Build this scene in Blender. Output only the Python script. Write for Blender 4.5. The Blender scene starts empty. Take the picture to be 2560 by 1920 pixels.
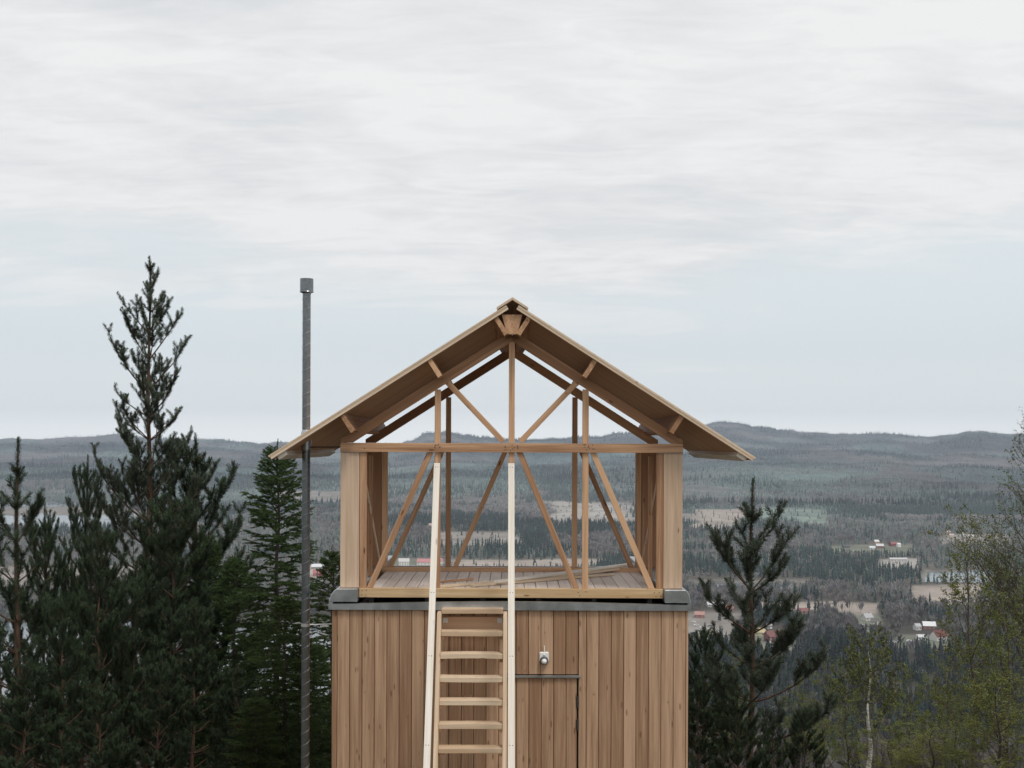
import bpy, math, random
import numpy as np
from mathutils import Vector, Matrix
rad = math.radians
random.seed(7)
RS = np.random.RandomState(11)
sc = bpy.context.scene
col = sc.collection
# ------------------------------------------------------------------ camera
F = 3000.0            # focal length in photograph pixels (2560 wide)
EYE = 4.4
CAMY = -11.63
ROLL = rad(0.2)
cd = bpy.data.cameras.new("camera")
cam = bpy.data.objects.new("camera", cd)
col.objects.link(cam)
cd.sensor_width = 36.0
cd.lens = 36.0 * F / 2560.0
cd.shift_y = (1109 - 960) / 2560.0
cd.clip_start = 0.1
cd.clip_end = 60000.0
cam.location = (0, CAMY, EYE)
cam.rotation_euler = (rad(90), -ROLL, 0)
sc.camera = cam
# ------------------------------------------------------------------ sky and light
SUN_EL, SUN_AZ = rad(60), rad(146)     # azimuth clockwise from +Y: behind the camera, to the right
world = bpy.data.worlds.new("World")
sc.world = world
world.use_nodes = True


class NT:
    """small node-tree helper"""
    def __init__(s, tree):
        s.t = tree; tree.nodes.clear()
    def n(s, kind, ins=None, **props):
        nd = s.t.nodes.new(kind)
        for k, v in props.items():
            setattr(nd, k, v)
        for k, v in (ins or {}).items():
            sock = nd.inputs[k]
            if isinstance(v, bpy.types.NodeSocket):
                s.t.links.new(v, sock)
            else:
                sock.default_value = v
        return nd
    def math(s, op, a, b=0.0, c=0.0, clamp=False):
        return s.n('ShaderNodeMath', {0: a, 1: b, 2: c}, operation=op, use_clamp=clamp).outputs[0]
    def mix(s, f, a, b, blend='MIX'):
        nd = s.n('ShaderNodeMix', data_type='RGBA', blend_type=blend)
        for i, v in ((0, f), (6, a), (7, b)):
            if isinstance(v, bpy.types.NodeSocket): s.t.links.new(v, nd.inputs[i])
            else: nd.inputs[i].default_value = v
        return nd.outputs[2]
    def noise(s, vec, scale, detail=4.0, rough=0.55, dist=0.0):
        return s.n('ShaderNodeTexNoise', {'Vector': vec, 'Scale': scale, 'Detail': detail, 'Roughness': rough, 'Distortion': dist}).outputs[0]
    def ramp(s, f, stops, interp='LINEAR'):
        nd = s.n('ShaderNodeValToRGB', {0: f})
        nd.color_ramp.interpolation = interp
        el = nd.color_ramp.elements
        while len(el) < len(stops): el.new(0.5)
        for e, (p, c) in zip(el, stops):
            e.position = p
            e.color = (c, c, c, 1) if isinstance(c, (int, float)) else (*c, 1)
        return nd.outputs[0]
    def smooth(s, x, a, b):
        return s.n('ShaderNodeMapRange', {0: x, 1: a, 2: b, 3: 0.0, 4: 1.0}, interpolation_type='SMOOTHSTEP').outputs[0]
    def mapv(s, vec, scale=(1, 1, 1), loc=(0, 0, 0), rot=(0, 0, 0)):
        return s.n('ShaderNodeMapping', {'Vector': vec, 'Location': loc, 'Rotation': rot, 'Scale': scale}).outputs[0]


w = NT(world.node_tree)
tc = w.n('ShaderNodeTexCoord').outputs['Generated']
sky = w.n('ShaderNodeTexSky', sky_type='NISHITA', sun_disc=False, sun_elevation=SUN_EL,
          sun_rotation=SUN_AZ, altitude=300.0, air_density=1.0, dust_density=2.0)
skyc = w.mix(1.0, sky.outputs[0], (0.10, 0.10, 0.10, 1), 'MULTIPLY')
sp = w.n('ShaderNodeSeparateXYZ', {0: tc})
zz = w.math('ADD', w.math('MAXIMUM', sp.outputs[2], 0.0), 0.16)
cx = w.math('DIVIDE', sp.outputs[0], zz)
cy = w.math('DIVIDE', sp.outputs[1], zz)
cv = w.n('ShaderNodeCombineXYZ', {0: cx, 1: cy, 2: 0.0}).outputs[0]
cv1 = w.mapv(cv, (0.9, 1.5, 1), (3.1, 0.4, 0), (0, 0, rad(32)))
n1 = w.noise(cv1, 1.5, 7.0, 0.58, 0.8)
cv2 = w.mapv(cv, (2.4, 6.5, 1), (0.4, 0.2, 0), (0, 0, rad(30)))
n2 = w.noise(cv2, 1.8, 5.0, 0.6, 0.9)
n3 = w.noise(w.mapv(cv, (0.8, 1.1, 1), (7.3, 2.2, 0)), 0.9, 4.0, 0.5, 0.2)
# a sheet of thin high cloud that stops a little above the horizon
edge = w.math('ADD', sp.outputs[2], w.math('MULTIPLY', w.math('SUBTRACT', n3, 0.5), 0.16))
edge = w.math('ADD', edge, w.math('MULTIPLY', w.math('SUBTRACT', n1, 0.5), 0.22))
edge = w.math('SUBTRACT', edge, w.math('MULTIPLY', w.math('MULTIPLY', sp.outputs[0], sp.outputs[0]), 0.34))
cov = w.smooth(edge, 0.060, 0.165)
tone = w.math('ADD', w.math('MULTIPLY', n1, 0.68), w.math('MULTIPLY', n2, 0.32))
ccol = w.ramp(tone, [(0.30, (0.70, 0.725, 0.75)), (0.44, (0.80, 0.81, 0.82)), (0.56, (0.90, 0.90, 0.90))])
clear = w.mix(0.94, skyc, (0.80, 0.865, 0.895, 1))
fin = w.mix(w.math('MULTIPLY', cov, 0.97), clear, ccol)
low = w.smooth(sp.outputs[2], 0.085, 0.01)
fin = w.mix(w.math('MULTIPLY', low, 0.8), fin, (1.06, 1.09, 1.09, 1))
low2 = w.smooth(sp.outputs[2], 0.045, 0.0)
fin = w.mix(w.math('MULTIPLY', low2, 0.9), fin, (1.30, 1.32, 1.30, 1))
bg = w.n('ShaderNodeBackground', {'Color': fin, 'Strength': 1.0})
wo = w.n('ShaderNodeOutputWorld', {'Surface': bg.outputs[0]})
ld = bpy.data.lights.new("sun", 'SUN')
sun = bpy.data.objects.new("sun", ld)
col.objects.link(sun)
ld.energy = 1.7
ld.angle = rad(15)
ld.color = (1.0, 0.96, 0.9)
sdir = Vector((math.sin(SUN_AZ) * math.cos(SUN_EL), math.cos(SUN_AZ) * math.cos(SUN_EL), math.sin(SUN_EL)))
sun.rotation_euler = sdir.to_track_quat('Z', 'Y').to_euler()
sun.location = (6, -9, 14)
sc.view_settings.view_transform = 'Standard'
sc.view_settings.look = 'None'
sc.view_settings.exposure = 0.0
sc.view_settings.gamma = 1.0
sc.cycles.max_bounces = 6
sc.cycles.diffuse_bounces = 3
sc.cycles.glossy_bounces = 2
sc.cycles.transmission_bounces = 2
sc.cycles.volume_bounces = 1
sc.cycles.use_denoising = True


# ------------------------------------------------------------------ helpers
def P(px, py, d):
    """photograph pixel at depth d -> world point (used at build time only, to read positions off the photo)"""
    u, v = px - 1280.0, py - 1109.0
    u0 = u * math.cos(ROLL) + v * math.sin(ROLL)
    v0 = -u * math.sin(ROLL) + v * math.cos(ROLL)
    return Vector((u0 / F * d, CAMY + d, EYE - v0 / F * d))


def tag(o, label=None, cat=None, group=None, kind=None):
    if label: o['label'] = label
    if cat: o['category'] = cat
    if group: o['group'] = group
    if kind: o['kind'] = kind
    return o


def empty(name, loc, rz=0.0):
    o = bpy.data.objects.new(name, None)
    o.empty_display_size = 0.2
    o.location = loc
    o.rotation_euler = (0, 0, rz)
    col.objects.link(o)
    return o


def mesh_np(name, v, f, mat, parent=None, attrs=None, smooth=False):
    """v (N,3), f (M,k) with one k; attrs {name:(type,array)} on points"""
    v = np.ascontiguousarray(v, dtype=np.float32); f = np.ascontiguousarray(f, dtype=np.int32)
    me = bpy.data.meshes.new(name)
    me.vertices.add(len(v)); me.vertices.foreach_set('co', v.ravel())
    k = f.shape[1]
    me.loops.add(f.size); me.loops.foreach_set('vertex_index', f.ravel())
    me.polygons.add(len(f))
    me.polygons.foreach_set('loop_start', np.arange(0, f.size, k, dtype=np.int32))
    if smooth:
        me.polygons.foreach_set('use_smooth', np.ones(len(f), dtype=bool))
    for an, (ty, arr) in (attrs or {}).items():
        a = me.attributes.new(an, ty, 'POINT')
        key = {'FLOAT': 'value', 'FLOAT_VECTOR': 'vector', 'FLOAT_COLOR': 'color'}[ty]
        a.data.foreach_set(key, np.ascontiguousarray(arr, dtype=np.float32).ravel())
    me.update(calc_edges=True)
    me.materials.append(mat)
    o = bpy.data.objects.new(name, me)
    col.objects.link(o)
    if parent: o.parent = parent
    return o


class MB:
    """collects solid pieces into one mesh; every piece keeps its own grain coordinates and a random number"""
    def __init__(s):
        s.v = []; s.f = []; s.bc = []; s.r = []
    def solid(s, verts, faces, loc, r=None):
        b = len(s.v)
        r = random.random() if r is None else r
        off = Vector((random.uniform(0, 50), random.uniform(0, 50), random.uniform(0, 50)))
        for p, l in zip(verts, loc):
            s.v.append(tuple(p)); s.bc.append(tuple(Vector(l) + off)); s.r.append(r)
        for f in faces:
            s.f.append(tuple(b + i for i in f))
    def prism(s, quad_a, quad_b, r=None):
        """two matching end polygons joined up; grain runs from a to b"""
        a = [Vector(p) for p in quad_a]; b = [Vector(p) for p in quad_b]
        n = len(a)
        ca = sum(a, Vector()) / n; cb = sum(b, Vector()) / n
        ax = (cb - ca); L = ax.length; ax.normalize()
        u = (a[1] - a[0]); u = (u - ax * u.dot(ax)); u.normalize(); wv = ax.cross(u)
        vs = a + b
        loc = [((p - ca).dot(ax), (p - ca).dot(u), (p - ca).dot(wv)) for p in vs]
        fs = [tuple(range(n))[::-1], tuple(range(n, 2 * n))]
        for i in range(n):
            j = (i + 1) % n
            fs.append((i, j, n + j, n + i))
        s.solid(vs, fs, loc, r)
    def beam(s, p0, p1, wx, wy, side=(0, 1, 0), r=None):
        """bar from p0 to p1, wx across in the plane normal to side, wy along side"""
        p0, p1 = Vector(p0), Vector(p1)
        ax = (p1 - p0).normalized()
        sd = Vector(side); sd = (sd - ax * sd.dot(ax)).normalized()
        ot = ax.cross(sd)
        q = lambda c: [c + sd * (wy / 2) * a + ot * (wx / 2) * b for a, b in ((-1, -1), (1, -1), (1, 1), (-1, 1))]
        s.prism(q(p0), q(p1), r)
    def box(s, x0, x1, y0, y1, z0, z1, axis='z', r=None):
        if axis == 'z':
            a = [(x0, y0, z0), (x1, y0, z0), (x1, y1, z0), (x0, y1, z0)]; b = [(x, y, z1) for x, y, _ in a]
        elif axis == 'x':
            a = [(x0, y0, z0), (x0, y1, z0), (x0, y1, z1), (x0, y0, z1)]; b = [(x1, y, z) for _, y, z in a]
        else:
            a = [(x0, y0, z0), (x1, y0, z0), (x1, y0, z1), (x0, y0, z1)]; b = [(x, y1, z) for x, _, z in a]
        s.prism(a, b, r)
    def cyl(s, p0, p1, r0, r1=None, n=16, r=None):
        p0, p1 = Vector(p0), Vector(p1); r1 = r0 if r1 is None else r1
        ax = (p1 - p0).normalized()
        sd = ax.orthogonal().normalized(); ot = ax.cross(sd)
        rg = lambda c, rr: [c + (sd * math.cos(2 * math.pi * i / n) + ot * math.sin(2 * math.pi * i / n)) * rr for i in range(n)]
        s.prism(rg(p0, r0), rg(p1, r1), r)
    def lathe(s, prof, c, n=20, axis='z'):
        """prof [(radius, height)], around a vertical or y axis"""
        vs = []; c = Vector(c)
        for rr, h in prof:
            for i in range(n):
                a = 2 * math.pi * i / n
                vs.append(c + (Vector((rr * math.cos(a), rr * math.sin(a), h)) if axis == 'z' else Vector((rr * math.cos(a), h, rr * math.sin(a)))))
        fs = []
        for k in range(len(prof) - 1):
            for i in range(n):
                j = (i + 1) % n
                fs.append((k * n + i, k * n + j, (k + 1) * n + j, (k + 1) * n + i))
        s.solid(vs, fs, [tuple(p) for p in vs])
    def build(s, name, mat, parent=None, bevel=0.0, smooth=False):
        me = bpy.data.meshes.new(name)
        me.from_pydata(s.v, [], s.f)
        a = me.attributes.new('bc', 'FLOAT_VECTOR', 'POINT'); a.data.foreach_set('vector', np.array(s.bc, dtype=np.float32).ravel())
        a = me.attributes.new('rnd', 'FLOAT', 'POINT'); a.data.foreach_set('value', np.array(s.r, dtype=np.float32))
        me.materials.append(mat)
        if smooth:
            me.polygons.foreach_set('use_smooth', np.ones(len(me.polygons), dtype=bool))
        me.update()
        o = bpy.data.objects.new(name, me)
        col.objects.link(o)
        if parent: o.parent = parent
        if bevel:
            m = o.modifiers.new('bevel', 'BEVEL'); m.width = bevel; m.segments = 1; m.limit_method = 'ANGLE'
        return o


def newmat(name):
    m = bpy.data.materials.new(name); m.use_nodes = True
    return m, NT(m.node_tree)


def finish(t, base, rough=0.6, metal=0.0, bump=None, bstr=0.2, bdist=0.002, spec=0.4, trans=None):
    ins = {'Base Color': base, 'Roughness': rough, 'Metallic': metal, 'Specular IOR Level': spec}
    if bump is not None:
        ins['Normal'] = t.n('ShaderNodeBump', {'Height': bump, 'Strength': bstr, 'Distance': bdist}).outputs[0]
    b = t.n('ShaderNodeBsdfPrincipled', ins)
    out = b.outputs[0]
    if trans:
        tr = t.n('ShaderNodeBsdfTranslucent', {'Color': base})
        out = t.n('ShaderNodeMixShader', {0: trans, 1: out, 2: tr.outputs[0]}).outputs[0]
    t.n('ShaderNodeOutputMaterial', {'Surface': out})


def wood(name, c_light, c_dark, var=0.35, knots=0.5, rough=0.65, blotch=0.35, grain=(1.2, 34, 34)):
    m, t = newmat(name)
    bc = t.n('ShaderNodeAttribute', attribute_name='bc').outputs['Vector']
    rn = t.n('ShaderNodeAttribute', attribute_name='rnd').outputs['Fac']
    g1 = t.noise(t.mapv(bc, grain), 1.0, 4, 0.6, 0.6)
    g2 = t.noise(t.mapv(bc, (grain[0] * 2.5, grain[1] * 3, grain[2] * 3)), 1.0, 3, 0.6)
    bl = t.noise(t.mapv(bc, (0.45, 13, 13)), 1.6, 4, 0.62, 0.4)
    f = t.math('ADD', t.math('MULTIPLY', g1, 0.55), t.math('MULTIPLY', g2, 0.25))
    f = t.math('ADD', f, t.math('MULTIPLY', t.math('SUBTRACT', bl, 0.5), blotch))
    f = t.math('ADD', f, t.math('MULTIPLY', t.math('SUBTRACT', rn, 0.5), var))
    f = t.smooth(f, 0.17, 0.66)
    c = t.mix(f, (*c_dark, 1), (*c_light, 1))
    # knots
    vo = t.n('ShaderNodeTexVoronoi', {'Vector': t.mapv(bc, (4.2, 15.0, 15.0)), 'Scale': 1.0, 'Randomness': 1.0})
    ring = t.smooth(vo.outputs['Distance'], 0.19, 0.08)
    ring = t.math('MULTIPLY', ring, t.math('GREATER_THAN', t.noise(t.mapv(bc, (2, 2, 2)), 1.0, 0), 0.5))
    kd = (c_dark[0] * 0.42, c_dark[1] * 0.34, c_dark[2] * 0.28, 1)
    c = t.mix(t.math('MULTIPLY', ring, knots), c, kd)
    finish(t, c, rough, 0.0, g2, 0.25, 0.001, 0.25)
    return m


M = {}
M['clad'] = wood('weathered_cladding', (0.565, 0.37, 0.24), (0.29, 0.165, 0.095), 0.34, 0.6, 0.7, 0.5)
M['frame'] = wood('frame_pine', (0.68, 0.42, 0.25), (0.31, 0.16, 0.085), 0.42, 0.85, 0.62, 0.5)
M['post'] = wood('post_spruce', (0.70, 0.52, 0.385), (0.48, 0.33, 0.22), 0.25, 0.85, 0.62, 0.6)
M['pale'] = wood('fresh_pale_board', (0.86, 0.81, 0.735), (0.66, 0.58, 0.48), 0.2, 0.45, 0.6, 0.2)
M['cream'] = wood('cream_stair_timber', (0.77, 0.62, 0.46), (0.52, 0.36, 0.225), 0.3, 0.6, 0.6)
M['sill'] = wood('yellow_sill_timber', (0.74, 0.56, 0.35), (0.50, 0.32, 0.16), 0.2, 0.9, 0.6)
M['roof'] = wood('roof_boarding', (0.62, 0.40, 0.245), (0.43, 0.25, 0.14), 0.16, 0.3, 0.7)
M['verge'] = wood('roof_edge_board', (0.80, 0.64, 0.49), (0.60, 0.44, 0.30), 0.25, 0.6, 0.65)
M['floor'] = wood('grey_floor_board', (0.80, 0.70, 0.63), (0.60, 0.50, 0.44), 0.35, 0.35, 0.7)
M['bark_dark'] = None


def metal(name, c0, c1, rough, spangle=14.0):
    m, t = newmat(name)
    p = t.n('ShaderNodeTexCoord').outputs['Object']
    n = t.noise(p, spangle, 5, 0.65, 0.3); n2 = t.noise(p, 2.2, 4, 0.6)
    f = t.smooth(t.math('ADD', t.math('MULTIPLY', n, 0.5), t.math('MULTIPLY', n2, 0.5)), 0.35, 0.65)
    c = t.mix(f, (*c0, 1), (*c1, 1))
    finish(t, c, t.math('ADD', t.math('MULTIPLY', n2, 0.25), rough - 0.12), 0.85, n, 0.1, 0.002, 0.5)
    return m


M['zinc'] = metal('galvanised_flashing', (0.33, 0.345, 0.355), (0.52, 0.54, 0.55), 0.34, 7.0)
M['duct'] = metal('galvanised_duct', (0.17, 0.18, 0.19), (0.25, 0.265, 0.275), 0.30, 30)
M['steel'] = metal('bright_steel', (0.55, 0.56, 0.57), (0.7, 0.7, 0.7), 0.4)


def flat(name, c, rough=0.6, var=0.12, scale=6.0, metalv=0.0):
    m, t = newmat(name)
    p = t.n('ShaderNodeTexCoord').outputs['Object']
    n = t.noise(p, scale, 4, 0.6)
    cc = t.mix(n, (*[x * (1 - var) for x in c], 1), (*[min(1, x * (1 + var)) for x in c], 1))
    finish(t, cc, rough, metalv, n, 0.05, 0.002)
    return m


M['backing'] = flat('black_backing', (0.02, 0.02, 0.02), 0.9)  # near-black backing behind the boards, and painted shade in the gap under the sill
M['white'] = flat('white_plastic', (0.82, 0.81, 0.80), 0.35, 0.03)
M['grey'] = flat('grey_plastic', (0.10, 0.10, 0.11), 0.4)
M['dark'] = flat('dark_iron_and_shade', (0.05, 0.045, 0.04), 0.5)  # iron fittings; also the darkened timber under the floor

# ------------------------------------------------------------------ cabin
cab = tag(empty('cabin', (0, 0.0, 0.0)), 'small wooden cabin under construction with open timber framed upper storey and pitched plywood roof', 'cabin')
YT = 0.0      # front truss plane (front face)
YR = 1.97     # rear truss plane
S = 258.0
X = lambda px: (px - 1279.5) / S
Z = lambda py: EYE - (py - 1109.0) / S
TAN = 0.638
TH = math.atan(TAN)
ROOF_Y0, ROOF_Y1 = -0.25, 3.16
zu = lambda x: 5.705 - TAN * abs(x)     # underside of the roof sheet
zr = lambda x: 5.502 - TAN * abs(x)     # top of the rafters

# lower storey ------------------------------------------------------
XL, XR, YW, YB = -1.726, 1.702, -0.10, 3.30
ZTOP = 2.815
core = MB(); core.box(XL + 0.03, XR - 0.03, YW + 0.03, YB - 0.03, 0.0, ZTOP - 0.02)
core.build('wall_core', M['backing'], cab)
DX0, DX1, DZ = -0.075, 0.642, 2.156      # door leaf opening, head
fr = MB()
bw = 0.1195
def clad_run(mb, x0, x1, z0, z1, fixed, plane, first=None):
    """vertical boards; plane 'x' = front/back wall at y=fixed, 'y' = side wall at x=fixed"""
    x = x0
    k = 0
    while x < x1 - 0.004:
        wv = bw if not (k == 0 and first) else first
        xe = min(x + wv, x1)
        off = random.choice((0, 0, 0.002, 0.004)) 
        a, b = x + 0.0020, xe - 0.0020
        if plane == 'front': pts = [(a, fixed - off), (b, fixed - off), (b, fixed + 0.024), (a, fixed + 0.024)]
        elif plane == 'back': pts = [(b, fixed + off), (a, fixed + off), (a, fixed - 0.024), (b, fixed - 0.024)]
        elif plane == 'left': pts = [(fixed - off, b), (fixed - off, a), (fixed + 0.024, a), (fixed + 0.024, b)]
        else: pts = [(fixed + off, a), (fixed + off, b), (fixed - 0.024, b), (fixed - 0.024, a)]
        # some boards are butt-jointed from two lengths
        cuts = [z0, z1]
        if random.random() < 0.22 and z1 - z0 > 1.5:
            cuts = [z0, random.uniform(z0 + 0.8, z1 - 0.35), z1]
        for q in range(len(cuts) - 1):
            za, zb = cuts[q] + (0.001 if q else 0), cuts[q + 1]
            # chamfered front arrises
            ch = 0.005
            if plane == 'front':
                o2 = [(a, fixed - off + ch), (a + ch, fixed - off), (b - ch, fixed - off), (b, fixed - off + ch), (b, fixed + 0.024), (a, fixed + 0.024)]
            else:
                o2 = pts
            mb.prism([(p[0], p[1], za) for p in o2], [(p[0], p[1], zb) for p in o2])
        x = xe; k += 1
ZF0 = Z(1530) + 0.004
clad_run(fr, XL, DX0 - 0.004, 0.05, ZTOP, YW, 'front', 0.052)
clad_run(fr, DX0, DX1 + 0.0, DZ + 0.03, ZTOP, YW, 'front')
clad_run(fr, DX1 + 0.004, XR, 0.05, ZTOP, YW, 'front', 0.075)
fr.build('cladding', M['clad'], cab)
sb = MB()
clad_run(sb, YW + 0.026, YB, 0.05, ZTOP, XL, 'left')
sb.build('cladding', M['clad'], cab)
sb = MB(); clad_run(sb, YW + 0.026, YB, 0.05, ZTOP, XR, 'right'); sb.build('cladding', M['clad'], cab)
sb = MB(); clad_run(sb, XL + 0.026, XR - 0.026, 0.05, ZTOP, YB, 'back'); sb.build('cladding', M['clad'], cab)
# door
dm = MB(); clad_run(dm, DX0 + 0.006, DX1 - 0.010, 0.06, DZ, YW - 0.002, 'front')
door = dm.build('door', M['clad'], cab)
for py in (1754, 1811):
    hb = MB()
    z = EYE - (py - 1109) / 260.2
    hb.cyl((DX1 - 0.003, YW - 0.010, z - 0.052), (DX1 - 0.003, YW - 0.010, z + 0.052), 0.008, n=10)
    hb.box(DX1 - 0.020, DX1 - 0.011, YW - 0.008, YW - 0.003, z - 0.05, z + 0.05)
    hb.build('hinge', M['dark'], door)
hb = MB()
hb.box(DX0 + 0.03, DX0 + 0.06, YW - 0.05, YW - 0.006, 1.0, 1.02); hb.cyl((DX0 + 0.045, YW - 0.05, 1.01), (DX0 + 0.15, YW - 0.05, 1.01), 0.009, n=10)
hb.build('door_handle', M['steel'], door)
dc = MB()
dc.prism([(DX0 - 0.02, YW - 0.006, DZ + 0.002), (DX0 - 0.02, YW - 0.030, DZ + 0.000), (DX0 - 0.02, YW - 0.030, DZ + 0.014), (DX0 - 0.02, YW - 0.006, DZ + 0.022)],
         [(DX1 + 0.025, YW - 0.006, DZ + 0.002), (DX1 + 0.025, YW - 0.030, DZ + 0.000), (DX1 + 0.025, YW - 0.030, DZ + 0.014), (DX1 + 0.025, YW - 0.006, DZ + 0.022)])
dc.build('drip_cap', M['zinc'], cab)

# flashing and metal parapets ---------------------------------------
YFL = -0.135
fx0, fx1 = XL - 0.028, XR + 0.022
fl = MB()
N = 24
zb_ = ZTOP - 0.012
prev = None
for i in range(N):
    xa = fx0 + (fx1 - fx0) * i / N; xb = fx0 + (fx1 - fx0) * (i + 1) / N
    g = lambda x: 2.856 + 0.028 * max(0, math.cos((x / 1.75) * math.pi / 2)) ** 1.3
    za, zc = g(xa), g(xb)
    fl.prism([(xa, YFL, zb_), (xa, YFL + 0.03, zb_), (xa, YFL + 0.035, za + 0.002), (xa, YFL, za)],
             [(xb, YFL, zb_), (xb, YFL + 0.03, zb_), (xb, YFL + 0.035, zc + 0.002), (xb, YFL, zc)])
fl.build('flashing', M['zinc'], cab)
fs = MB()
for s_, x0, x1 in ((-1, fx0, XL + 0.01), (1, fx1, XR - 0.01)):
    a, b = min(x0, x1), max(x0, x1)
    fs.box(a, b, YFL + 0.036, YB + 0.03, zb_, 2.872, 'y')
fs.box(fx0, fx1, YB + 0.031, YB + 0.06, zb_, 2.872, 'x')
fs.build('flashing', M['zinc'], cab)
for s_ in (-1, 1):
    xo = fx0 if s_ < 0 else fx1
    xi = X(898.5) if s_ < 0 else X(1658.5)
    tp = X(846) if s_ < 0 else X(1712)
    zt = 3.000
    prof = [(xo, 2.876), (xo + (tp - xo) * 0.12, 2.905), (xo + (tp - xo) * 0.40, 2.955), (xo + (tp - xo) * 0.72, 2.985), (tp, zt), (xi, zt), (xi, 2.876)]
    mb = MB()
    y0, y1 = YFL + 0.012, YB + 0.02
    a = [(x, y0, z) for x, z in prof]; b = [(x, y1, z) for x, z in prof]
    if s_ > 0: a.reverse(); b.reverse()
    mb.prism(a, b)
    mb.build('metal_parapet', M['zinc'], cab, 0.006)
dk = MB(); dk.box(X(899.5), X(1657.5), -0.095, YB, 2.80, 2.822, 'x'); dk.build('gap_shade_sheet', M['backing'], cab)  # black sheet, puts the shade of the gap under the sill into colour
# floor -------------------------------------------------------------
fb = MB()
x = X(899) + 0.05; 
while x < X(1657) - 0.03:
    xe = min(x + 0.1195, X(1657) - 0.02)
    yy = YT + 0.055
    cut = random.choice((None, 0.6, 1.1, 1.5))
    segs = [(yy, YR - 0.005)] if cut is None else [(yy, yy + cut), (yy + cut + 0.002, YR - 0.005)]
    for a, b in segs:
        fb.box(x + 0.0035, xe - 0.0035, a, b, 2.922, 2.950 + random.uniform(0, 0.0015), 'y')
    x = xe
fb.build('floor_boards', M['floor'], cab)
jb = MB()
for i in range(6):
    xx = X(915) + 0.05 + i * (X(1640) - X(915) - 0.1) / 5
    jb.box(xx - 0.022, xx + 0.022, 0.055, YR - 0.006, 2.832, 2.921, 'y')
jb.build('floor_joist', M['dark'], cab)  # timber joists coloured near black to stand for the shade below the floor

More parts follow.
